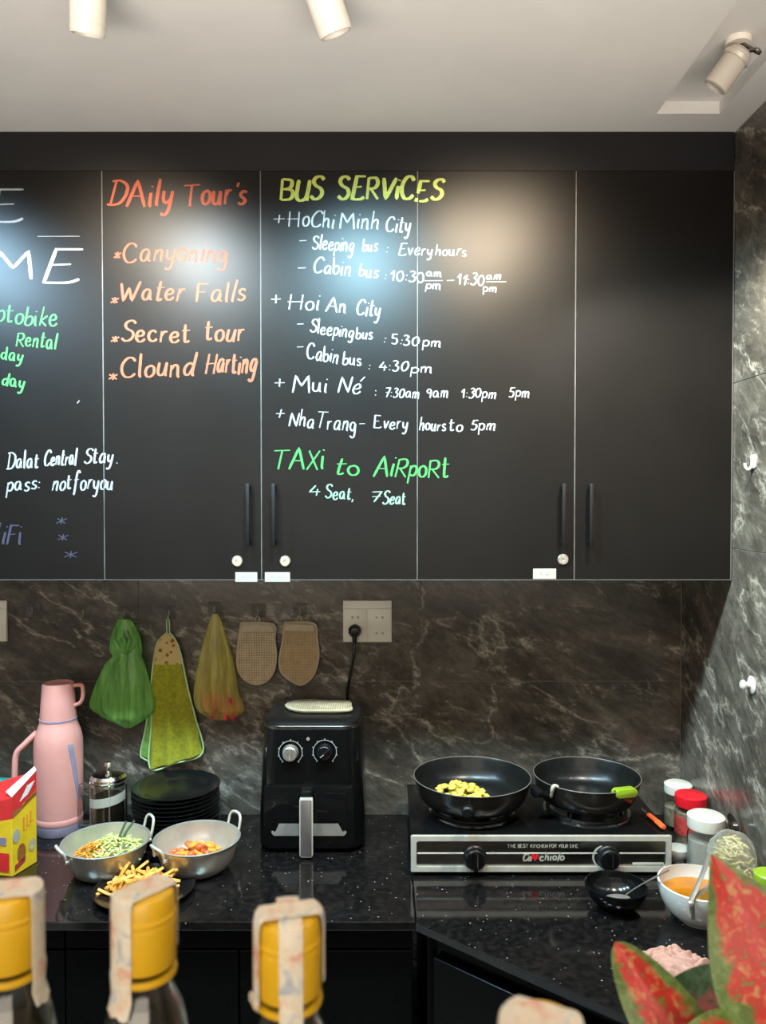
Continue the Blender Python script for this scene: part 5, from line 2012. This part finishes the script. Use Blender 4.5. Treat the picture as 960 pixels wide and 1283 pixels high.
# crumpled pink cloth
c = on(846, 1216)
t = thing('pink_cloth', 'crumpled pale pink cloth on the worktop behind the red leaves', 'cloth', (c.x, c.y, CT))
bm = B()
nx, ny = 64, 64
g = []
for j in range(ny + 1):
    row = []
    for i in range(nx + 1):
        u, v = i / nx * 2 - 1, j / ny * 2 - 1
        # square to disc
        x = u * math.sqrt(1 - v * v / 2)
        y = v * math.sqrt(1 - u * u / 2)
        r = min(1, math.hypot(x, y))
        a = math.atan2(y, x)
        rad = 1 + 0.07 * math.sin(5 * a + 1) + 0.04 * math.sin(11 * a)
        h = 0.026 * (1 - r ** 4) + 0.0042 * (1 - r ** 8) * (2 * abs(math.sin(6 * x + 3.5 * math.sin(4 * y + 1.5))) - 1 + 0.8 * (2 * abs(math.sin(8 * y + 3 * math.sin(5 * x))) - 1))
        row.append(bm.verts.new((x * rad * 0.078, y * rad * 0.070, max(0.0008, h))))
    g.append(row)
for j in range(ny):
    for i in range(nx):
        bm.faces.new((g[j][i], g[j][i + 1], g[j + 1][i + 1], g[j + 1][i]))
edge = [g[0][i] for i in range(nx + 1)] + [g[j][nx] for j in range(1, ny + 1)] + [g[ny][i] for i in range(nx - 1, -1, -1)] + [g[j][0] for j in range(ny - 1, 0, -1)]
bm.faces.new(list(reversed(edge)))
mk('cloth_folds', bm, 'pink_cloth', t, angle=80)

# ================================================================== FOREGROUND BOTTLES
BT = EYE - 0.225          # top of the caps


def bottle(label, px, Y, strips):
    X = (px - 480) / F * Y
    t = thing('sauce_bottle', label, 'bottle', (X, Y, BAR), 0, 'yellow-capped bottles along the bar')
    H = BT - BAR
    R = 0.0175
    zc0 = H - 0.047       # bottom of the cap
    bm = B()
    lathe(bm, [(0, 0.003), (0.030, 0.0), (0.034, 0.004), (0.035, 0.02), (0.035, 0.130), (0.033, 0.160), (0.027, 0.195), (0.021, 0.218), (0.0160, zc0 - 0.008), (0.0150, zc0), (0.0150, H - 0.006), (0.0120, H - 0.006), (0.0120, zc0), (0.0135, zc0 - 0.010), (0.0185, 0.217), (0.0245, 0.195), (0.0305, 0.160), (0.0325, 0.130), (0.0325, 0.021), (0.030, 0.007), (0, 0.006)], 48)
    mk('bottle_glass', bm, 'bottle_glass', t)
    bm = B()
    lathe(bm, [(0, 0.0065), (0.0295, 0.0075), (0.0320, 0.021), (0.0320, 0.130), (0.0300, 0.160), (0.0240, 0.195), (0.0182, 0.216), (0.0150, 0.224), (0, 0.224)], 40)
    mk('bottle_contents', bm, 'bottle_liquid', t)
    bm = B()
    lathe(bm, [(0.0155, zc0 + 0.0062), (R - 0.0004, zc0 + 0.0062), (R, zc0 + 0.0075), (R, H - 0.0165), (R - 0.0008, H - 0.0155), (R - 0.0008, H - 0.0145), (R + 0.0002, H - 0.0135), (R + 0.0002, H - 0.012), (R - 0.0006, H - 0.011), (R - 0.0006, H - 0.004), (R - 0.0016, H - 0.001), (R - 0.004, H), (0, H)], 56)
    mk('cap', bm, 'gold_cap', t)
    bm = B()
    lathe(bm, [(0.0152, zc0 - 0.0005), (R + 0.0002, zc0 - 0.0005), (R + 0.0006, zc0 + 0.001), (R + 0.0002, zc0 + 0.0030), (0.0152, zc0 + 0.0032)], 56)
    mk('cap_ring', bm, 'gold_cap', t)
    for si, (ang, hwid, tail) in enumerate(strips):
        bm = B()
        rot = Matrix.Rotation(ang, 4, 'Z')
        Rp = R + 0.0010 + 0.0007 * si
        nu = 9
        rows = []
        zb = zc0 - 0.016 if tail else zc0 + 0.004

        def prof(uu):
            s = math.sqrt(Rp * Rp - uu * uu)
            pts = []
            # front tail, front side, over the top, down the far side
            pts.append((s * 0.96 + 0.003, zb))
            pts.append((s * 0.99, (zb + zc0) / 2))
            pts.append((s + 0.0006, zc0 + 0.003))
            for k5 in range(5):
                pts.append((s, zc0 + 0.006 + (H - 0.004 - zc0 - 0.006) * k5 / 4))
            pts.append((s * 0.96, H + 0.0004))
            for k5 in range(7):
                pts.append((s * (0.85 - 1.7 * k5 / 6), H + 0.0012 + 0.0009 * si))
            pts.append((-s * 0.96, H + 0.0004))
            for k5 in range(4):
                pts.append((-s, H - 0.004 - (H - 0.004 - zc0 - 0.012) * k5 / 3))
            return pts
        for k5 in range(nu):
            uu = -hwid + 2 * hwid * k5 / (nu - 1)
            wob = 0.0012 * math.sin(k5 * 1.7 + ang * 3)
            rows.append([(Vector((p[0], uu, p[1] + (wob if i < 2 else 0)))) for i, p in enumerate(prof(uu))])
        outv = [[bm.verts.new(rot @ p) for p in r] for r in rows]
        innv = [[bm.verts.new(rot @ (p * 1.0 - Vector((0.0004 * (1 if p.x > 0 else -1), 0, 0.0003)))) for p in r] for r in rows]
        n1, n2 = len(outv), len(outv[0])
        for i in range(n1 - 1):
            for j in range(n2 - 1):
                bm.faces.new((outv[i][j], outv[i + 1][j], outv[i + 1][j + 1], outv[i][j + 1]))
                bm.faces.new((innv[i][j], innv[i][j + 1], innv[i + 1][j + 1], innv[i + 1][j]))
        for j in range(n2 - 1):
            for i in (0, n1 - 1):
                bm.faces.new((outv[i][j], outv[i][j + 1], innv[i][j + 1], innv[i][j]))
        for i in range(n1 - 1):
            for j in (0, n2 - 1):
                bm.faces.new((outv[i][j], innv[i][j], innv[i + 1][j], outv[i + 1][j]))
        mk('paper_seal', bm, 'paper', t, angle=50)
    return t


D2R = math.radians
bottle('yellow-capped sauce bottle at the left edge of the bar', 7, 0.45, [(D2R(12), 0.0115, True)])
bottle('yellow-capped sauce bottle in front of the plate of fries', 178, 0.45, [(D2R(-128), 0.0095, True)])
bottle('yellow-capped sauce bottle with wide paper seal below the air fryer', 361, 0.4245, [(D2R(-80), 0.0062, True), (D2R(-165), 0.0080, False)])
bottle('yellow-capped sauce bottle lowest in the frame by the red plant', 681, 0.337, [(D2R(-25), 0.0110, True)])

# ================================================================== RED-LEAVED PLANT
pl_loc = Vector((0.30, 0.53, BAR))
t = thing('potted_plant', 'red and green leaved potted plant in the right foreground', 'plant', pl_loc)
bm = B()
lathe(bm, [(0, 0.0), (0.045, 0.0), (0.047, 0.004), (0.060, 0.085), (0.064, 0.087), (0.064, 0.098), (0.058, 0.098), (0.057, 0.088), (0, 0.084)], 44)
mk('pot', bm, 'pot_dark', t)
bm = B()
lathe(bm, [(0, 0.0845), (0.056, 0.0885), (0.0, 0.092)], 36)
mk('soil', bm, 'soil', t)


def leaf(tip, base, hw, nrm, m, curl, fold, wav, seed, blunt=0.85):
    tip, base, nrm = Vector(tip), Vector(base), Vector(nrm).normalized()
    ax = tip - base
    ln = ax.length
    e = ax.normalized()
    s = e.cross(nrm).normalized()
    nrm = s.cross(e).normalized()
    NU, NV = 12, 30
    bm = B()
    uvl = bm.loops.layers.uv.new('UVMap')
    g, gb = [], []
    for j in range(NV + 1):
        v = j / NV
        wv = hw * (math.sin(PI * v ** 0.62) ** blunt if 0 < v < 1 else 0.0)
        wv = max(wv, 0.0004)
        row, rowb = [], []
        for i in range(NU + 1):
            u = i / NU * 2 - 1
            p = base + e * ln * v + s * wv * u
            z = curl * ln * math.sin(PI * v) + fold * abs(u) * wv + wav * math.sin(7 * v + seed + (2 if u > 0 else 0)) * abs(u) * wv
            p = p + nrm * z
            row.append((bm.verts.new(p), u, v))
            rowb.append((bm.verts.new(p - nrm * 0.0007), u, v))
        g.append(row)
        gb.append(rowb)

    def face(q):
        f = bm.faces.new([x[0] for x in q])
        for lp, x in zip(f.loops, q):
            lp[uvl].uv = (x[1], x[2])
    for j in range(NV):
        for i in range(NU):
            face((g[j][i], g[j][i + 1], g[j + 1][i + 1], g[j + 1][i]))
            face((gb[j][i], gb[j + 1][i], gb[j + 1][i + 1], gb[j][i + 1]))
        face((g[j][0], g[j + 1][0], gb[j + 1][0], gb[j][0]))
        face((g[j][NU], gb[j][NU], gb[j + 1][NU], g[j + 1][NU]))
    lf = mk('leaf', bm, m, t, True, angle=60)
    bm = B()
    crown = pl_loc + Vector((0, 0, 0.085))
    pts = spline([crown, crown.lerp(base, 0.5) + Vector((0, 0, 0.01)), base, base + e * 0.012 - nrm * 0.001], 6)
    tube(bm, pts, 0.0026, 8)
    mk('leaf_stalk', bm, 'stem', lf, True)


leaf(P(892, 1070, Y=0.60), P(1030, 1345, Y=0.55), 0.047, (-0.1, -1, 0.25), 'leaf_red', 0.02, 0.18, 0.13, 0.5)
leaf(P(771, 1180, Y=0.60), P(880, 1345, Y=0.555), 0.026, (-0.3, -0.9, 0.3), 'leaf_red', -0.05, 0.32, 0.10, 2.0, 0.55)
leaf(P(806, 1262, Y=0.66), P(950, 1275, Y=0.60), 0.034, (0.1, -0.9, 0.42), 'leaf_dark', 0.04, -0.2, 0.10, 1.0)
leaf(P(838, 1310, Y=0.54), P(950, 1310, Y=0.55), 0.022, (0.1, -0.8, 0.6), 'leaf_red', 0.05, -0.2, 0.08, 3.0)
